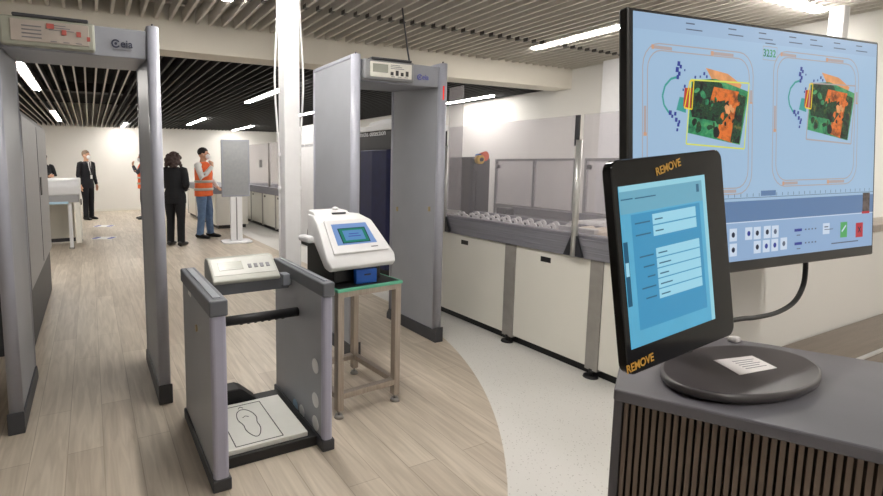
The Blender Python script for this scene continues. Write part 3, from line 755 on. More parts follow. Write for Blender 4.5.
# ------------------------------------------------------------------ far lanes
def far_counter(x0, y0, y1, label, depth=.75):
    t = thing('roller_counter', label, 'conveyor', (x0 + depth / 2, (y0 + y1) / 2, 0), 0, 'far roller counters')
    n = max(1, round((y1 - y0) / 1.0))
    for i in range(n):
        a = y0 + (y1 - y0) * i / n; b = y0 + (y1 - y0) * (i + 1) / n
        bm = BM(); box(bm, (x0, a + .04, .08), (x0 + .02, b - .04, .80), .003); d = obj('door_panel', bm, M['white_panel'], t)
        bm = BM(); box(bm, (x0 - .004, b - .22, .72), (x0 + .002, b - .12, .76)); obj('pull_slot', bm, M['black_plastic'], d)
        bm = BM(); box(bm, (x0 - .005, b - .04, .05), (x0 + .03, b + .04, .80)); obj('post', bm, M['post_grey'], t)
    bm = BM(); box(bm, (x0 + .02, y0, .08), (x0 + depth, y1, .80)); obj('cabinet_body', bm, M['white_panel'], t)
    bm = BM(); box(bm, (x0 - .02, y0, .80), (x0 + depth, y1, .96), .004); obj('side_rail', bm, M['rail'], t)
    bm = BM(); box(bm, (x0 + .05, y0 + .02, 0), (x0 + depth - .05, y1 - .02, .08)); obj('plinth', bm, M['rubber'], t)
    return t
far_counter(2.55, 10.95, 14.4, 'long white-fronted counter far away behind the man in the orange vest')
far_counter(3.62, 9.05, 12.6, 'white-fronted counter far away between display stand and service pole', .7)
t = thing('glass_screen', 'far glass screen with one post above the distant counter, left of the service pole', 'glass screen', (3.66, 10.6, .96))
for yy in (10.43, 12.2):
    bm = BM(); cyl(bm, (3.66, yy, .96), (3.66, yy, 1.95), .025, n=12); obj('post', bm, M['post_grey'], t)
bm = BM(); box(bm, (3.655, 9.1, .965), (3.665, 12.4, 1.95)); pn = obj('pane', bm, M['glass'], t)
for yy in (10.9,):
    bm = BM(); box(bm, (3.645, yy, 1.40), (3.655, yy + .2, 1.57)); obj('notice_sheet', bm, M['machine_grey'], pn)

# grey display stand
SPx, SPy = 2.47, 8.96
t = thing('display_stand', 'tall grey display panel on a white pedestal in the far aisle', 'display stand', (SPx, SPy, 0), math.radians(-3))
bm = BM(); box(bm, (-.262, -.035, .87), (.262, .035, 1.93), .008); pnl = obj('panel', bm, M['screen_grey'], t, True)
bm = BM()
for a, b in (((-.262, -.04, .87), (-.235, -.034, 1.93)), ((.235, -.04, .87), (.262, -.034, 1.93)), ((-.235, -.04, 1.90), (.235, -.034, 1.93)), ((-.235, -.04, .87), (.235, -.034, .90))): box(bm, a, b)
obj('panel_frame', bm, M['arch_head'], pnl, True)
bm = BM(); box(bm, (-.11, -.04, .03), (.11, .04, .88), .008); obj('pedestal', bm, M['pole'], t, True)
bm = BM(); box(bm, (-.012, -.046, .05), (.012, -.038, .86)); obj('cable_groove', bm, M['machine_grey'], t, True)
bm = BM(); prism(bm, [(x_, y_, 0) for x_, y_ in rrect(.56, .46, .12)], (0, 0, .03), bev=.006); obj('base_plate', bm, M['pole'], t, True)

# left grey machine (cut off at the left) and conveyor end table behind it
t = thing('x_ray_cabinet', 'tall grey machine cabinet cut off at the left behind the near arch', 'machine', (-.95, 5.5, 0))
bm = BM(); prism(bm, [(-.45, 4.35, .50), (-.45, 4.35, 1.86), (-.47, 4.35, 1.905), (-.52, 4.35, 1.92), (-1.5, 4.35, 1.92), (-1.5, 4.35, .50)], (0, 2.2, 0), bev=.006); cb = obj('cabinet', bm, M['machine_grey'], t)
bm = BM(); box(bm, (-1.48, 4.35, 0), (-.47, 6.5, .50), .006); obj('lower_base', bm, M['plinth'], t)
bm = BM(); box(bm, (-.452, 5.55, 1.18), (-.442, 5.68, 1.36), .004); obj('door_handle', bm, M['black_plastic'], cb)
bm = BM(); box(bm, (-.452, 5.44, .54), (-.447, 5.452, 1.84)); obj('door_seam', bm, M['plinth'], cb)

t = thing('roller_table', 'pale roller table with rounded white cover behind the grey cabinet at left', 'conveyor', (-.6, 10.0, 0))
bm = BM(); prism(bm, [(-1.25, 9.45, .95), (-1.25, 9.45, 1.10), (-1.25, 9.52, 1.20), (-1.25, 9.62, 1.22), (-1.25, 10.5, 1.22), (-1.25, 10.5, .95)], (1.08, 0, 0), bev=.02); obj('cover', bm, M['machine_white'], t)
bm = BM(); box(bm, (-1.25, 9.46, .82), (-.20, 10.5, .95), .004); obj('side_rail', bm, M['machine_grey'], t)
bm = BM(); box(bm, (-1.2, 9.44, .795), (-.36, 9.52, .835)); obj('blue_strip', bm, M['sticker_blue'], t)
bm = BM(); box(bm, (-.26, 9.46, .1), (-.18, 10.45, .82), .004); obj('end_panel', bm, M['white_panel'], t)
bm = BM(); box(bm, (-.175, 9.62, .76), (-.155, 9.72, .86), .004); obj('switch_box', bm, M['black_plastic'], t)
for xx, yy in ((-.34, 9.5), (-.22, 10.4), (-1.15, 9.5), (-1.15, 10.4)):
    bm = BM(); box(bm, (xx - .03, yy - .03, .03), (xx + .03, yy + .03, .80), .003); l = obj('leg', bm, M['machine_white'], t)
    bm = BM(); cyl(bm, (xx, yy, 0), (xx, yy, .03), .045, n=14); obj('foot', bm, M['post_grey'], l)
bm = BM(); box(bm, (-1.2, 10.2, .1), (-.3, 10.24, .8)); obj('back_panel', bm, M['white_panel'], t)
bm = BM(); box(bm, (-1.2, 10.2, .03), (-.3, 10.26, .1)); obj('lower_bar', bm, M['plinth'], t)

# floor stickers
for px_, py_, lab in ((104, 226, 'blue and white distancing sticker on the floor, farther of the two'), (104, 238, 'blue and white distancing sticker on the floor, nearer of the two')):
    p = onZ(px_, py_, 0)
    t = thing('floor_sticker', lab, 'floor sticker', (p.x, p.y, .001), -YAW, 'floor stickers')
    bm = BM(); prism(bm, [(x_, y_, 0) for x_, y_ in rrect(.42, .34, .05)], (0, 0, .001)); obj('sheet', bm, M['sticker_white'], t, True)
    bm = BM()
    for sx in (-1, 1): prism(bm, [(x_, y_, .001) for x_, y_ in rrect(.10, .26, .04, cx=sx * .15)], (0, 0, .0006))
    obj('blue_marks', bm, M['blue_ink'], t, True)

# ------------------------------------------------------------------ people
def remesh(name, bm, m, parent, vox, it=2):
    bmesh.ops.recalc_face_normals(bm, faces=bm.faces[:])
    me = bpy.data.meshes.new('tmp'); bm.to_mesh(me); bm.free()
    o = bpy.data.objects.new('tmp', me); C.objects.link(o)
    r = o.modifiers.new('r', 'REMESH'); r.mode = 'VOXEL'; r.voxel_size = vox
    s = o.modifiers.new('s', 'SMOOTH'); s.iterations = it; s.factor = .5
    bpy.context.view_layer.update()
    me2 = bpy.data.meshes.new_from_object(o.evaluated_get(bpy.context.evaluated_depsgraph_get()))
    bpy.data.objects.remove(o)
    me2.name = name; me2.materials.clear(); me2.materials.append(m)
    for p in me2.polygons: p.use_smooth = True
    q = bpy.data.objects.new(name, me2); C.objects.link(q); q.parent = parent
    return q
def hand(bm, w, d, pn, thumb, curl=.5):
    """w wrist, d finger direction, pn palm normal (fingers curl toward it), thumb side"""
    w = Vector(w); d = Vector(d).normalized(); pn = Vector(pn); pn = (pn - d * pn.dot(d)).normalized(); s = Vector(thumb); s = (s - d * s.dot(d) - pn * s.dot(pn)).normalized()
    loft(bm, [(w - d * .02, .027, .02), (w + d * .03, .036, .017), (w + d * .09, .042, .014), (w + d * .098, .038, .010)], side=s, n=12)
    for off, ln in ((.031, .070), (.0105, .079), (-.0105, .073), (-.031, .056)):
        b = w + d * .085 + s * off; pts = [b - d * .02]; ang = 0; rr = .0088
        cur = b
        for k, f in enumerate((.45, .3, .25)):
            ang += curl * (.5 if k == 0 else .8)
            dd = d * math.cos(ang) + pn * math.sin(ang) + s * off * .8
            cur = cur + dd.normalized() * ln * f; pts.append(cur.copy())
        loft(bm, [(p, rr - .0007 * i, rr - .0007 * i) for i, p in enumerate(pts)], side=s, n=8)
    b = w + d * .025 + s * .025
    loft(bm, [(b, .012, .012), (b + d * .028 + s * .022 + pn * .008, .0105, .0105), (b + d * .055 + s * .028 + pn * .02, .009, .009), (b + d * .072 + s * .026 + pn * .028, .007, .007)], side=pn, n=8)
def person(label, loc, rotz, h, pose, sex, outfit, extra=None):
    k = h / 1.75
    t = thing('person', label, 'person', loc, rotz, None)
    t.scale = (k * pose.get('wide', 1.0), k * pose.get('wide', 1.0), k)
    wsh = .19 if sex == 'm' else .168
    hipw = .155 if sex == 'm' else .168
    # joints, local: faces -Y, person's left is +X
    J = {}
    J['hip'] = {1: Vector((.085, 0, .90)), -1: Vector((-.085, 0, .90))}
    ft = pose.get('feet', {1: (.10, .02), -1: (-.10, -.02)})
    J['ank'] = {s: Vector((ft[s][0], ft[s][1], .085)) for s in (1, -1)}
    J['kne'] = {s: (J['hip'][s] + J['ank'][s]) / 2 + Vector((0, -.02, .02)) for s in (1, -1)}
    J['sh'] = {s: Vector((s * wsh, .0, 1.42)) for s in (1, -1)}
    hz = 1.625; hy = -.025
    turn = pose.get('turn', 0.0)
    bm = BM()
    loft(bm, [((0, 0, .86), hipw - .02, .10), ((0, 0, .95), hipw, .11), ((0, 0, 1.08), .135, .095), ((0, -.005, 1.25), .155, .11), ((0, 0, 1.38), .165, .10), ((0, 0, 1.44), .10, .075), ((0, .005, 1.48), .055, .055)])
    loft(bm, [((0, .008, 1.42), .062, .062), ((0, 0, 1.50), .054, .056), ((0, -.012, 1.57), .052, .055)])
    hm = Matrix.Translation((0, hy, 0)) @ Matrix.Rotation(turn, 4, 'Z') @ Matrix.Translation((0, -hy, 0))
    hb_ = BM()
    ell(hb_, (0, hy + .015, hz + .02), (.074, .092, .105))
    ell(hb_, (0, hy - .02, hz - .045), (.056, .066, .07))
    loft(hb_, [((0, hy - .080, hz + .022), .009, .008), ((0, hy - .100, hz - .012), .013, .014), ((0, hy - .088, hz - .026), .014, .010)], n=8)
    ell(hb_, (0, hy - .080, hz - .052), (.022, .012, .010), 10, 6)
    for s in (1, -1): ell(hb_, (s * .074, hy + .012, hz - .005), (.012, .020, .032), 10, 6)
    hb_.transform(hm); tm = bpy.data.meshes.new('h'); hb_.to_mesh(tm); bm.from_mesh(tm); hb_.free()
    arms = {}
    for s in (1, -1):
        A = pose['arm'][s]; sh = J['sh'][s]; el = Vector(A[0]); wr = Vector(A[1]); arms[s] = (sh, el, wr)
        loft(bm, [(sh + Vector((-s * .04, 0, .0)), .05, .05), (sh + (el - sh) * .2, .047, .05), (el, .036, .037), (el + (wr - el) * .3, .036, .036), (wr, .025, .024)], side=(0, 1, 0))
        hand(bm, wr, A[2], A[3], A[4], A[5] if len(A) > 5 else .5)
        hp_, kn, an = J['hip'][s], J['kne'][s], J['ank'][s]
        loft(bm, [(hp_ + Vector((0, 0, .03)), .08, .085), (hp_ - Vector((0, 0, .1)), .078, .082), (kn, .052, .056), (kn - Vector((0, -.01, .12)), .05, .055), (an + Vector((0, 0, .05)), .036, .04)])
        loft(bm, [(an + Vector((0, .05, -.045)), .028, .03), (an + Vector((0, 0, -.04)), .034, .04), (an + Vector((s * .008, -.09, -.055)), .04, .026), (an + Vector((s * .01, -.16, -.062)), .03, .018)], side=(1, 0, 0))
    remesh('body', bm, M['skin'], t, .0075, 2)
    # face
    for s in (1, -1):
        bm = BM(); ell(bm, (s * .030, hy - .071, hz + .012), (.010, .009, .007), 10, 6); bm.transform(hm); obj('eye', bm, M['eye'], t, True)
    # trousers and shoes
    bm = BM()
    loft(bm, [((0, 0, 1.03), .140, .108), ((0, 0, .97), hipw + .008, .122), ((0, .005, .90), hipw + .012, .128), ((0, .0, .83), hipw - .02, .115)])
    for s in (1, -1):
        hp_, kn, an = J['hip'][s], J['kne'][s], J['ank'][s]
        loft(bm, [(hp_ + Vector((0, .004, .03)), .095, .108), (hp_ - Vector((0, 0, .12)), .092, .10), (kn, .068, .074), (kn - Vector((0, -.01, .14)), .064, .07), (an + Vector((0, 0, -.02)), .060, .068)])
    remesh('trousers', bm, M[outfit['legs']], t, .012, 3)
    for s in (1, -1):
        an = J['ank'][s]; bm = BM()
        loft(bm, [(an + Vector((0, .075, -.05)), .028, .034), (an + Vector((0, .055, -.035)), .038, .05), (an + Vector((0, -.01, -.028)), .044, .055), (an + Vector((s * .006, -.09, -.048)), .048, .036), (an + Vector((s * .01, -.165, -.056)), .043, .028), (an + Vector((s * .01, -.198, -.062)), .026, .018)], n=14)
        for v in bm.verts: v.co.z = max(v.co.z, .0)
        obj('shoe', bm, M[outfit['shoes']], t, True)
    # upper garment
    bm = BM(); gl = outfit.get('length', .84); fl = outfit.get('flare', 0)
    secs = [((0, .0, gl), hipw + .022 + fl, .128 + fl), ((0, 0, .95), hipw + .020, .128), ((0, 0, 1.08), .155 if sex == 'm' else .145, .118), ((0, -.006, 1.25), .176 if sex == 'm' else .162, .130), ((0, 0, 1.37), .185 if sex == 'm' else .165, .118), ((0, .003, 1.43), .135, .092), ((0, .008, 1.475), .072, .070)]
    loft(bm, secs, n=20)
    for s in (1, -1):
        sh, el, wr = arms[s]
        loft(bm, [(sh + Vector((-s * .06, 0, .0)), .058, .066), (sh + Vector((s * .0, 0, -.01)), .062, .066), (sh + (el - sh) * .3, .059, .063), (el, .050, .052), (el + (wr - el) * .35, .047, .048), (wr - (wr - el).normalized() * .01, .037, .038)], side=(0, 1, 0))
    up = remesh(outfit['top_name'], bm, M[outfit['top']], t, .011, 3)
    if outfit.get('vest'):
        bm = BM()
        loft(bm, [((0, 0, .82), hipw + .045, .152), ((0, 0, .95), hipw + .040, .150), ((0, 0, 1.08), .180, .142), ((0, -.006, 1.25), .192, .150), ((0, 0, 1.37), .192, .138), ((0, .003, 1.435), .145, .108), ((0, .008, 1.475), .082, .080)], n=20)
        v_ = remesh('safety_vest', bm, M['orange'], t, .012, 2)
        for z in (.93, 1.08):
            bm = BM(); pw = hipw + .045 if z < 1 else .183; pd = .155 if z < 1 else .146
            n = 28
            r_ = [[bm.verts.new(Vector(((pw + e) * math.cos(2 * PI * i / n), (pd + e) * math.sin(2 * PI * i / n), zz))) for i in range(n)] for e, zz in ((.0, z), (.006, z), (.006, z + .05), (.0, z + .05))]
            for a in range(4): bridge(bm, r_[a], r_[(a + 1) % 4])
            obj('reflective_band', bm, M['reflect'], v_, True)
    if outfit.get('shirt_v'):
        bm = BM(); prism(bm, [(-.050, -.118, 1.47), (.050, -.118, 1.47), (.012, -.146, 1.17), (-.012, -.146, 1.17)], (0, .05, 0), bev=.004); sv = obj('shirt_front', bm, M['shirt'], t, True)
        bm = BM(); prism(bm, [(-.012, -.125, 1.455), (.012, -.125, 1.455), (.020, -.152, 1.20), (0, -.153, 1.165), (-.020, -.152, 1.20)], (0, .02, 0), bev=.002); obj('tie', bm, M['tie'], sv, True)
        bm = BM()
        for s in (1, -1): prism(bm, [(s * .052, -.112, 1.465), (s * .10, -.108, 1.40), (s * .075, -.135, 1.30), (s * .015, -.148, 1.15)], (0, .02, 0), bev=.003)
        obj('lapels', bm, M['suit'], up, True)
    # hair
    bm = BM(); hk = outfit['hair']
    ell(bm, (0, hy + .025, hz + .045), (.082, .098, .092), 20, 12)
    if hk == 'long':
        ell(bm, (0, hy + .055, hz - .03), (.118, .100, .135), 20, 12)
        for i in range(60):
            a = random.uniform(-.35, PI + .35); zz = random.uniform(-.155, .09); rr = .122 * (1 - max(0, zz) * 3.0)
            ell(bm, (rr * math.cos(a), hy + .045 + .85 * rr * math.sin(a), hz + zz), (.026, .026, .034), 8, 6)
    # open the face
    for v in list(bm.verts):
        if v.co.y < hy - .045 and v.co.z < hz + .055: v.co.y = hy - .04 + .0 * v.co.y
        if hk != 'long' and v.co.z < hz - .03: v.co.z = hz - .03
    bm.transform(hm)
    remesh('hair', bm, M[outfit['hair_mat']], t, .009, 1)
    if outfit.get('cap'):
        bm = BM(); ell(bm, (0, hy + .015, hz + .065), (.090, .106, .068), 20, 10); loft(bm, [((0, hy - .06, hz + .055), .07, .008), ((0, hy - .15, hz + .035), .055, .006)], n=12); bm.transform(hm); obj('cap', bm, M['blackcloth'], t, True)
    if outfit.get('mask'):
        bm = BM(); ell(bm, (0, hy - .060, hz - .045), (.058, .056, .055), 18, 10)
        bm.transform(hm); mk = obj('face_mask', bm, M['mask'], t, True)
        bm = BM()
        for s in (1, -1): tube(bm, [(s * .05, hy - .07, hz - .03), (s * .074, hy - .02, hz - .015), (s * .082, hy + .02, hz + .0)], .003, 6)
        bm.transform(hm); obj('mask_strap', bm, M['mask'], mk, True)
    if outfit.get('badge'):
        bm = BM(); tube(bm, [(-.05, -.125, 1.44), (-.01, -.155, 1.2), (.0, -.16, 1.12)], .004, 6); box(bm, (-.03, -.166, 1.04), (.03, -.160, 1.13), .003); obj('badge', bm, M['sticker_white'], t, True)
    return t
def rel(s, fx=.0, fy=-.03): return ((s * .235 + fx, .02, 1.13), (s * .235 + fx, -.03 + fy, .88), (0, -.1, -1), (-s, -.2, 0), (0, -1, 0), .35)
# man in suit
p = onZ(89, 219.5); 
person('man in a dark suit and white face mask standing near the far left wall', (p.x, p.y, 0), math.radians(40), 1.83, {'arm': {1: rel(1), -1: rel(-1)}, 'turn': .25}, 'm',
       dict(legs='suit', shoes='shoe', top='suit', top_name='suit_jacket', length=.80, flare=.008, shirt_v=True, hair='short', hair_mat='hair_sandy', mask=True, badge=True))
# woman from behind
p = onZ(176.5, 245.5)
person('woman with dark curly hair in black clothes, seen from behind in the aisle', (p.x, p.y, 0), math.radians(146), 1.70,
       {'arm': {1: ((.225, .04, 1.14), (.10, -.17, 1.06), (-1, -.15, .1), (0, 1, 0), (0, 0, 1), .6), -1: ((-.225, .04, 1.14), (-.10, -.18, 1.03), (1, -.15, .1), (0, 1, 0), (0, 0, 1), .6)}, 'feet': {1: (.10, 0), -1: (-.10, .03)}, 'wide': 1.14}, 'f',
       dict(legs='blackcloth', shoes='shoe', top='blackcloth', top_name='sweater', length=.80, flare=.0, hair='long', hair_mat='hair_dark', mask=False))
# man in vest, hand at chin
p = onZ(205, 237.5)
person('man in an orange safety vest and jeans, hand raised to his masked chin', (p.x, p.y, 0), math.radians(48), 1.80,
       {'arm': {-1: ((-.27, -.13, 1.16), (-.07, -.22, 1.40), (.35, .25, .8), (.2, .9, -.3), (-.9, 0, .4), 1.0), 1: ((.24, -.02, 1.14), (.15, -.20, .98), (-.6, -.6, -.1), (0, .5, -1), (0, -1, .4), .6)}, 'feet': {1: (.12, -.05), -1: (-.10, .04)}, 'turn': .25, 'wide': 1.08}, 'm',
       dict(legs='jeans', shoes='shoe', top='shirt', top_name='white_shirt', vest=True, hair='short', hair_mat='hair_black', mask=True))
# hidden person behind the near arch panel
p = onZ(145, 219.0)
person('person in an orange vest mostly hidden behind the right panel of the near arch', (p.x, p.y, 0), math.radians(-95), 1.76,
       {'arm': {1: ((.27, -.16, 1.22), (.10, -.24, 1.42), (-.5, -.1, .8), (-.3, .9, 0), (0, 0, 1), .8), -1: ((-.27, -.16, 1.22), (-.10, -.25, 1.42), (.5, -.1, .8), (.3, .9, 0), (0, 0, 1), .8)}}, 'm',
       dict(legs='suit', shoes='shoe', top='glove', top_name='dark_sweater', vest=True, hair='short', hair_mat='hair_black', mask=True))
# officer at far left
p = onZ(47, 217)
person('person in black uniform and cap with folded arms, far left behind the roller table', (p.x, p.y, 0), math.radians(15), 1.74,
       {'arm': {1: ((.26, -.05, 1.16), (-.06, -.20, 1.20), (-1, .1, .15), (0, 1, 0), (0, 0, 1), .5), -1: ((-.26, -.05, 1.16), (.06, -.23, 1.14), (1, .1, .15), (0, 1, 0), (0, 0, 1), .5)}}, 'm',
       dict(legs='blackcloth', shoes='shoe', top='blackcloth', top_name='uniform_jacket', hair='short', hair_mat='hair_black', mask=True, cap=True))

# ------------------------------------------------------------------ operator station (right)
DKZ = 1.17
dk_o = Vector((.68, .43, 0)); dd = Vector((.489, -.872, 0)).normalized(); dn = Vector((-dd.y, dd.x, 0))   # along the front, and to the back
ang = math.atan2(dd.y, dd.x)
t = thing('operator_desk', 'tall charcoal operator desk with bronze slatted front under the screens', 'desk', tuple(dk_o), ang)
# local: x along the front, y to the back
bm = BM(); box(bm, (0, 0, DKZ - .018), (.56, .37, DKZ), .003); obj('desk_top', bm, M['desk_top'], t, True)
bm = BM(); box(bm, (0, .02, 0), (.012, .36, DKZ - .018), .001); obj('end_panel', bm, M['desk_top'], t, True)
bm = BM(); box(bm, (.012, .03, 0), (.56, .36, DKZ - .018)); obj('carcass', bm, M['desk_dark'], t, True)
bm = BM()
i = 0
while .014 + i * .0085 < .55:
    x_ = .014 + i * .0085; box(bm, (x_, .014, .08), (x_ + .0052, .032, DKZ - .018)); i += 1
obj('slatted_front', bm, M['desk_slat'], t, True)
bm = BM(); box(bm, (.0, .012, 0), (.56, .032, .08)); obj('kick_board', bm, M['desk_top'], t, True)

# ---- monitor
def mat4(R, p): return Matrix(((R[0][0], R[0][1], R[0][2], p[0]), (R[1][0], R[1][1], R[1][2], p[1]), (R[2][0], R[2][1], R[2][2], p[2]), (0, 0, 0, 1)))
MM = mat4([[0.9957, 0.0921, -0.0018], [-0.0918, 0.9937, 0.0646], [0.0078, -0.0642, 0.9979]], (0.9435, 0.3831, 1.5214))
MI = MM.inverted()
dc = Vector((.921, .383, DKZ))
mon = thing('monitor', 'large black-framed monitor showing two coloured x-ray bag images', 'monitor', tuple(dc))
bm = BM(); box(bm, (-.3015, 0, -.185), (.3015, .013, .185), .003); box(bm, (-.24, .012, -.14), (.24, .04, .14), .012); bm.transform(MM); case = obj('case', bm, M['bezel'], mon)
bm = BM(); box(bm, (-.291, -.0006, -.168), (.294, .002, .180)); bm.transform(MM)
S = {'bg': emat('xray_screen_background', (160, 190, 218), .92), 'bar': emat('xray_screen_header', (158, 186, 216), .88), 'band': emat('xray_screen_band', (98, 130, 172), .85),
     'bar2': emat('xray_screen_toolbar', (146, 176, 212), .88), 'line': emat('xray_screen_tan_line', (178, 164, 162), .9), 'tick': emat('xray_screen_tan_tick', (206, 160, 130), .9), 'txt': emat('xray_screen_text', (92, 104, 128), .8),
     'yel': emat('xray_yellow', (214, 222, 90), .95), 'yel2': emat('xray_deep_yellow', (236, 206, 40), .95), 'red': emat('xray_red', (186, 62, 50), .9), 'blue': emat('xray_blue', (42, 58, 150), .85), 'teal': emat('xray_teal', (60, 158, 150), .9),
     'btn': emat('xray_button', (206, 220, 238), .9), 'dk': emat('xray_dark', (26, 36, 62), .8), 'grn': emat('xray_green_button', (82, 168, 96), .9), 'crm': emat('xray_red_button', (186, 44, 58), .9),
     'org2': emat('xray_pale_orange', (226, 156, 100), .9, .15, 60)}
S['dense'] = ramp_emat('xray_dense_green', [(.30, (6, 8, 10)), (.43, (10, 22, 20)), (.49, (26, 84, 52)), (.54, (12, 26, 22)), (.61, (54, 96, 50)), (.72, (150, 110, 50))], 75.0, .85)
S['org'] = ramp_emat('xray_orange', [(.30, (40, 40, 20)), (.42, (168, 82, 30)), (.55, (232, 120, 44)), (.70, (206, 96, 40)), (.85, (90, 70, 30))], 70.0, .9)
S['green'] = ramp_emat('xray_green', [(.30, (18, 84, 62)), (.5, (52, 146, 96)), (.75, (110, 180, 110))], 80.0, .9)
S['ink'] = emat('xray_black_green', (14, 26, 26), .8)
S['person'] = emat('xray_camera_view', (96, 84, 80), .8, .5, 120)
scr_o = obj('screen', bm, S['bg'], case)
keys = list(S.keys()); KI = {k: i for i, k in enumerate(keys)}
bm = BM()
def sl(px_, py_):
    d = ray(px_, py_); n = MM.to_3x3() @ Vector((0, 1, 0)); p = EYEP + d * ((MM.translation - EYEP).dot(n) / d.dot(n))
    q = MI @ p; return (q.x, q.z)
lay = [0]
def pol(pts, k, L):
    a = [(u, -.0006 - .00012 * L, v) for u, v in pts]
    f = bm.faces.new([bm.verts.new(p) for p in a]); f.material_index = KI[k]
def rect(u0, v0, u1, v1, k, L): pol([(u0, v0), (u1, v0), (u1, v1), (u0, v1)], k, L)
def pix(pts, k, L, off=(0, 0)): pol([(u + off[0], v + off[1]) for u, v in (sl(*p) for p in pts)], k, L)
def stroke(pts, w, k, L, off=(0, 0), close=False):
    P = [Vector((u + off[0], v + off[1])) for u, v in pts]
    if close: P.append(P[0])
    for a, b in zip(P, P[1:]):
        d = (b - a)
        if d.length < 1e-6: continue
        d.normalize(); n = Vector((-d.y, d.x)) * w / 2
        pol([tuple(a - n), tuple(b - n), tuple(b + n), tuple(a + n)], k, L)
rect(-.291, .158, .294, .180, 'bar', 1)
for u in (-.19, -.10, -.03, .045, .10, .165, .23):
    rect(u, .172, u + .018, .1738, 'txt', 2); rect(u, .164, u + .034, .1656, 'txt', 2)
rect(-.291, -.109, .294, -.078, 'band', 1)
rect(-.291, -.168, .294, -.109, 'bar2', 1); rect(-.291, -.1105, .294, -.109, 'btn', 2)
OFF = (.2814, .009)
for k_ in (0, 1):
    o = (OFF[0] * k_, OFF[1] * k_)
    # tray outline
    def rr(w, h, r, cx, cy): return [(u + o[0], v + o[1]) for u, v in rrect(w, h, r, 5, cx, cy)]
    cx, cy = -.158, .037
    stroke(rr(.232, .208, .032, cx, cy), .0015, 'line', 2, close=True)
    stroke(rr(.214, .190, .026, cx, cy), .0015, 'line', 2, close=True)
    for u0, v0, u1, v1 in ((-.10, .099, -.06, .0985), (.02, .0985, .07, .0985), (-.1115, -.02, -.1115, .02), (.1115, .03, .1115, .05), (-.09, -.0995, -.05, -.0995), (.03, -.0995, .08, -.0995)):
        stroke([(cx + u0 + o[0], cy + v0 + o[1]), (cx + u1 + o[0], cy + v1 + o[1])], .0045, 'line', 3); stroke([(cx + u0 + o[0], cy + v0 + o[1]), (cx + u0 + (u1 - u0) * .12 + o[0], cy + v0 + (v1 - v0) * .12 + o[1])], .006, 'tick', 4)
    # bag
    pix([(705, 68), (727, 74), (741, 85), (738, 92), (712, 81)], 'org2', 3, o)
    pix([(691, 80), (715, 79), (748, 92), (739, 145), (687, 133)], 'green', 4, o)
    pix([(692, 81), (712, 79.5), (721, 84), (730, 118), (718, 122), (691, 117), (688, 100)], 'dense', 5, o)
    pix([(713, 87), (738, 92), (731, 143), (716, 138), (719, 115), (708, 105)], 'org', 6, o)
    pix([(737, 94), (745, 97), (738, 144), (729, 142)], 'dense', 7, o)
    pix([(708, 104), (725, 100), (731, 110), (722, 122), (711, 121)], 'dense', 8, o)
    pix([(692, 118), (718, 122), (716, 139), (689, 131)], 'green', 7, o)
    pix([(678.7, 97), (685, 98), (685, 113), (675.5, 110)], 'teal', 5, o)
    pix([(683.5, 88), (691, 88), (689.6, 109), (682, 106.5)], 'red', 8, o)
    rb = random.Random(5)
    c_ = [sl(*q) for q in ((692, 82), (745, 94), (738, 142), (689, 131))]
    for q in range(46):
        a_, b_ = rb.random() * .94 + .02, rb.random() * .94 + .02
        u = (c_[0][0] * (1 - a_) + c_[1][0] * a_) * (1 - b_) + (c_[3][0] * (1 - a_) + c_[2][0] * a_) * b_
        v = (c_[0][1] * (1 - a_) + c_[1][1] * a_) * (1 - b_) + (c_[3][1] * (1 - a_) + c_[2][1] * a_) * b_
        kk = rb.choice(['dense', 'dense', 'ink', 'green'] if a_ < .52 else ['dense', 'org', 'org', 'ink', 'org2'])
        r_ = rb.uniform(.0025, .009); e_ = rb.uniform(.35, 1.0); th = rb.uniform(0, PI)
        ps = []
        for w_ in range(9):
            rr_ = r_ * rb.uniform(.7, 1.1); x_ = rr_ * math.cos(2 * PI * w_ / 9); y_ = rr_ * e_ * math.sin(2 * PI * w_ / 9)
            ps.append((u + o[0] + x_ * math.cos(th) - y_ * math.sin(th), v + o[1] + x_ * math.sin(th) + y_ * math.cos(th)))
        pol(ps, kk, 8.2 + q * .02)
    yk = 'yel' if k_ == 0 else 'line'
    stroke([sl(*q) for q in ((689.6, 80), (747.7, 83.5), (742.8, 149), (684.8, 144))], .0022, yk, 10, o, True)
    stroke([sl(*q) for q in ((688.5, 81), (692.5, 81), (690.5, 109.5), (683, 108))], .0020, 'yel2', 11, o, True)
    stroke([sl(*q) for q in ((677, 77), (670, 79), (664, 86), (661.5, 96), (663, 105), (668, 113))], .003, 'teal', 6, o)
    for (bx, by, bs) in ((677.5, 64, 2.0), (679.5, 67, 1.6), (676, 70, 2.2), (678, 74, 1.8), (676.5, 77.5, 1.8), (683.5, 70.5, .9), (703, 74, 1.4), (705.5, 77, 1.2), (699, 77, 1.0), (694, 77.5, 1.2), (683.5, 86.5, 1.3), (682, 90, 1.0), (669, 113, 2.0), (671, 116.5, 1.4), (674, 114, 1.6), (675, 120, 1.8), (677, 125, 1.6), (676, 130, 1.3), (678, 122, 1.4)):
        u, v = sl(bx, by); w = bs * .0016; pol([(u - w + o[0], v - w * .9 + o[1]), (u + w * .8 + o[0], v - w + o[1]), (u + w + o[0], v + w + o[1]), (u - w * .7 + o[0], v + w * 1.1 + o[1])], 'blue', 9)
# ruler of ticks and counter tag
for i in range(40):
    u = -.285 + i * .0145; rect(u, -.072, u + .0012, -.067, 'txt', 2)
stroke([(-.291, -.0735), (.294, -.0735)], .0008, 'txt', 2)
a = sl(767, 193); rect(a[0] - .017, a[1] - .004, a[0] + .02, a[1] + .004, 'band', 4)
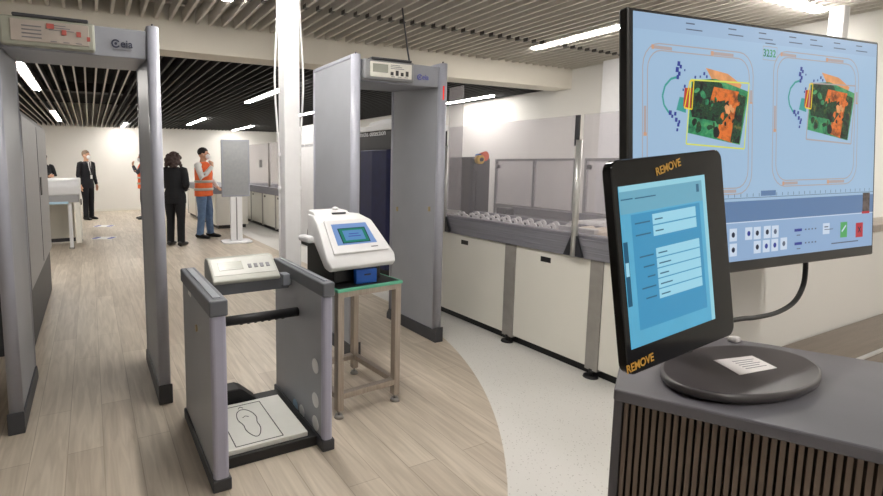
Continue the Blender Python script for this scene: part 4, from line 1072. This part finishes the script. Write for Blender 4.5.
# green number tag frame
a = sl(769, 53); stroke([(a[0] - .016, a[1] - .011), (a[0] + .018, a[1] - .011), (a[0] + .018, a[1] + .009), (a[0] - .016, a[1] + .009)], .0008, 'line', 3, close=True)
rect(a[0] - .011, a[1] + .013, a[0] + .014, a[1] + .0146, 'txt', 3)
# toolbar buttons
for (bx, by, kk) in ((732.5, 235, 'dk'), (732.5, 250, 'dk'), (748, 233.5, 'blue'), (756.5, 233, 'dk'), (766.5, 232, 'dk'), (774.5, 231.5, 'txt'), (756.5, 247, 'dk'), (765.5, 246, 'blue'), (774, 245, 'blue'), (783, 243.5, 'txt')):
    u, v = sl(bx, by); rect(u - .0085, v - .0095, u + .0085, v + .0095, 'btn', 3)
    pol([(u + .004 * math.cos(j * PI / 4), v + .0042 * math.sin(j * PI / 4)) for j in range(8)], kk, 4)
for by in (230, 243.5):
    u, v = sl(797.5, by); rect(u - .010, v - .0022, u + .010, v + .0022, 'blue', 3)
    for q in range(4): rect(u + .018 + q * .009, v - .0012, u + .022 + q * .009, v + .0012, 'txt', 3)
    rect(u - .004, v - .009, u + .006, v - .0075, 'txt', 3)
u, v = sl(826, 228.5); rect(u - .011, v - .009, u + .008, v + .009, 'btn', 3); rect(u - .007, v + .002, u + .004, v + .004, 'txt', 4); rect(u - .007, v - .002, u + .018, v - .0008, 'txt', 4)
u, v = sl(843, 229); rect(u - .010, v - .014, u + .010, v + .012, 'grn', 3); stroke([(u - .006, v - .004), (u + .006, v + .006)], .003, 'btn', 4)
u, v = sl(858.5, 229.5); rect(u - .011, v - .013, u + .011, v + .012, 'crm', 3); stroke([(u - .004, v - .005), (u + .004, v + .005)], .0022, 'dk', 4); stroke([(u - .004, v + .005), (u + .004, v - .005)], .0022, 'dk', 4)
u, v = sl(865, 203); rect(u - .010, v - .014, u + .012, v + .018, 'person', 3); rect(u - .012, v - .018, u + .012, v - .014, 'crm', 4)
rect(.17, -.158, .25, -.156, 'txt', 3)
for f in bm.faces:
    f.normal_update()
    if f.normal.y > 0: f.normal_flip()
bm.transform(MM)
obj('screen_picture', bm, [S[k] for k in keys], scr_o, recalc=False)
a = sl(768.5, 57)
o3 = MM @ Vector((a[0], -.0013, a[1]))
text('counter_number', '3232', .0155, o3, MM.to_3x3() @ Vector((1, 0, 0)), MM.to_3x3() @ Vector((0, 0, 1)), S['green'], scr_o, .0001, 'CENTER', bold=.0002)
# neck and disc
nk = Vector((.872, .447, DKZ))
bm = BM(); box(bm, (nk.x - .028, nk.y - .008, DKZ + .012), (nk.x + .028, nk.y + .012, 1.50), .004); box(bm, (nk.x - .03, .405, 1.44), (nk.x + .03, nk.y + .005, 1.50), .004); obj('neck', bm, M['stand'], mon)
bm = BM(); n = 64
def oval(z, k):
    out = []
    for i in range(n):
        p = onZ(741 + 81 * math.cos(2 * PI * i / n), 371.5 + 25.5 * math.sin(2 * PI * i / n) + 2.5 * math.cos(2 * PI * i / n), DKZ + .014)
        out.append(bm.verts.new((dc.x + (p.x - dc.x) * k, dc.y + (p.y - dc.y) * k, z)))
    return out
r0 = oval(DKZ, .94); r1 = oval(DKZ + .006, 1.0); r2 = oval(DKZ + .014, .995); r3 = oval(DKZ + .016, .96)
for a_, b_ in ((r0, r1), (r1, r2), (r2, r3)): bridge(bm, a_, b_)
bm.faces.new(r3); bm.faces.new(list(reversed(r0))); base = obj('base_disc', bm, M['stand'], mon)
bm = BM(); zt = DKZ + .016
prism(bm, [tuple(onZ(x_, y_, zt)) for x_, y_ in ((713.5, 360.5), (752, 356), (777, 368), (739.5, 375))], (0, 0, .0006)); lb = obj('paper_label', bm, M['label'], base)
bm = BM()
c4 = [onZ(x_, y_, zt + .0006) for x_, y_ in ((713.5, 360.5), (752, 356), (777, 368), (739.5, 375))]
def lp(u, v): return (c4[0] * (1 - u) + c4[1] * u) * (1 - v) + (c4[3] * (1 - u) + c4[2] * u) * v
for i in range(5):
    v0 = .2 + i * .13; prism(bm, [lp(.35, v0), lp(.9 - .1 * (i % 2), v0), lp(.9 - .1 * (i % 2), v0 + .035), lp(.35, v0 + .035)], (0, 0, .0002))
obj('printed_lines', bm, M['grey_ink'], lb)
# cable
cp = [onY(805, 250, .436), onY(805.5, 268, .438), onY(803, 286, .44), onY(794, 302, .44), onY(777, 312.5, .44), onY(755, 317.5, .44), onY(737, 319.5, .44), Vector((nk.x + .02, .445, 1.222))]
bm = BM(); tube(bm, smooth_path(cp, 6), .0042, 10); obj('video_cable', bm, M['rubber'], mon)
bm = BM(); q = onZ(735, 342, DKZ); box(bm, (q.x - .008, q.y - .006, DKZ), (q.x + .010, q.y + .010, DKZ + .010), .004)
tag(obj('cable_clip', bm, M['label']), 'tiny pale plastic clip on the desk behind the round stand', 'clip')

# ---- touch display
TM = mat4([[0.9975, 0.0023, -0.0707], [0.0052, 0.9944, 0.1055], [0.0705, -0.1056, 0.9919]], (0.6469, 0.3449, 1.386))
TI = TM.inverted(); R3 = TM.to_3x3()
tab = thing('touch_display', 'smaller black touch display with a blue form on screen, in front of the monitor', 'display', (.656, .345, 1.25))
bm = BM(); TL_, TH = -.108, .25
TW = .1218 - TL_
pts = rrect(TW, TH, .014, 6, cx=(.1218 + TL_) / 2)
prism(bm, [(u, 0, v) for u, v in pts], (0, .011, 0), bev=.002); bm.transform(TM); tc_ = obj('case', bm, M['gloss_black'], tab)
F = {'bg': emat('form_blue', (92, 178, 214), .85, .05, 12), 'edge': emat('form_pale_edge', (150, 210, 226), .9), 'head': emat('form_header', (112, 176, 200), .85), 'panel': emat('form_panel', (66, 158, 204), .8), 'field': emat('form_field', (158, 216, 236), .9), 'ln': emat('form_dark_line', (52, 110, 142), .8), 'side': emat('form_sidebar', (20, 96, 130), .7)}
def tl(px_, py_):
    d = ray(px_, py_); n = R3 @ Vector((0, 1, 0)); p = EYEP + d * ((TM.translation - EYEP).dot(n) / d.dot(n)); q = TI @ p; return (q.x, q.z)
bm = BM(); box(bm, (-.098, -.0006, -.0945), (.076, .002, .0945)); bm.transform(TM); ts = obj('screen', bm, F['bg'], tc_)
fk = list(F.keys()); FI = {k: i for i, k in enumerate(fk)}
bm = BM()
def frect(u0, v0, u1, v1, k, L):
    f = bm.faces.new([bm.verts.new((u, -.0006 - .00015 * L, v)) for u, v in ((u0, v0), (u1, v0), (u1, v1), (u0, v1))]); f.material_index = FI[k]
frect(-.098, .088, .076, .0945, 'edge', 1); frect(.068, -.0945, .076, .088, 'edge', 1)
frect(-.098, .062, .068, .088, 'head', 1)
frect(-.080, -.076, .060, .060, 'panel', 1)
for k_ in range(3): frect(-.096, .078 - .0 * k_, -.074, .0795, 'ln', 2)
frect(-.07, .0775, -.03, .079, 'ln', 2)
frect(.055, .074, .061, .084, 'ln', 2)
for v in (.044, .030):
    frect(-.040, v, .050, v + .0125, 'field', 2); frect(-.074, v + .004, -.045, v + .0058, 'ln', 2); frect(-.036, v + .005, -.02, v + .0066, 'ln', 3)
for i in range(5):
    v = .004 - i * .0125
    frect(-.038, v, .053, v + .0112, 'field', 2); frect(-.07 + .006 * (i % 3), v + .004, -.043, v + .0058, 'ln', 2); frect(-.034, v + .004, -.016 + .006 * (i % 2), v + .0056, 'ln', 3)
frect(-.098, -.045, -.090, .03, 'side', 2)
frect(-.097, -.010, -.091, .006, 'field', 3)
for f in bm.faces:
    f.normal_update()
    if f.normal.y > 0: f.normal_flip()
bm.transform(TM); obj('form_picture', bm, [F[k] for k in fk], ts, recalc=False)
for (p0, p1) in (((656, 176), (681.5, 165)), ((626.5, 374), (654.5, 359.5))):
    a, b = tl(*p0), tl(*p1); L_ = math.hypot(b[0] - a[0], b[1] - a[1])
    A3 = TM @ Vector((a[0], -.0006, a[1])); B3 = TM @ Vector((b[0], -.0006, b[1]))
    nrm = R3 @ Vector((0, -1, 0)); xd = (B3 - A3).normalized(); yd_ = nrm.cross(xd)
    text('remove_lettering', 'REMOVE', L_ / 3.95, A3, xd, yd_, M['gold_ink'], tc_, .0002, bold=.00025)
bm = BM(); box(bm, (-.03, .010, -.05), (.05, .030, .03), .004); bm.transform(TM); obj('rear_mount', bm, M['bezel'], tab)
bm = BM(); tube(bm, [TM @ Vector((.02, .028, -.01)), Vector((.70, .415, 1.37)), Vector((.76, .425, 1.36)), Vector((.842, .447, 1.355))], .009, 10); obj('support_arm', bm, M['bezel'], tab)

# ---- stainless table and low white partition behind the desk
t = thing('steel_table', 'brown-looking stainless steel conveyor table behind the operator desk', 'table', (1.9, .3, 0))
bm = BM(); prism(bm, [(1.085, .495, 1.06), (3.0, .495, 1.06), (3.0, .03, 1.06), (1.36, .03, 1.06)], (0, 0, .04), bev=.003); obj('table_top', bm, M['steel'], t)
bm = BM(); box(bm, (1.18, .385, 1.0995), (3.0, .392, 1.103)); obj('belt_edge', bm, M['alu'], t)
for xx, yy in ((1.45, .08), (2.9, .08), (1.25, .42), (2.9, .42)):
    bm = BM(); box(bm, (xx - .025, yy - .025, 0), (xx + .025, yy + .025, 1.06), .003); obj('leg', bm, M['legsteel'], t)
t = thing('low_partition', 'low cream partition wall behind the stainless table, under the monitor', 'partition', (2.1, .54, 0))
bm = BM(); box(bm, (1.12, .50, 0), (3.1, .56, 1.325), .004); obj('panel', bm, M['wall'], t)
bm = BM(); box(bm, (1.115, .495, 1.325), (3.1, .565, 1.345), .003); obj('cap_rail', bm, M['legsteel'], t)

# ------------------------------------------------------------------ world and view
w = bpy.data.worlds.new('world'); scn.world = w; w.use_nodes = True
w.node_tree.nodes['Background'].inputs[0].default_value = (.02, .02, .02, 1)
scn.view_settings.view_transform = 'Standard'; scn.view_settings.look = 'None'
scn.view_settings.exposure = 0.0; scn.view_settings.gamma = 1.0
scn.view_settings.use_curve_mapping = False
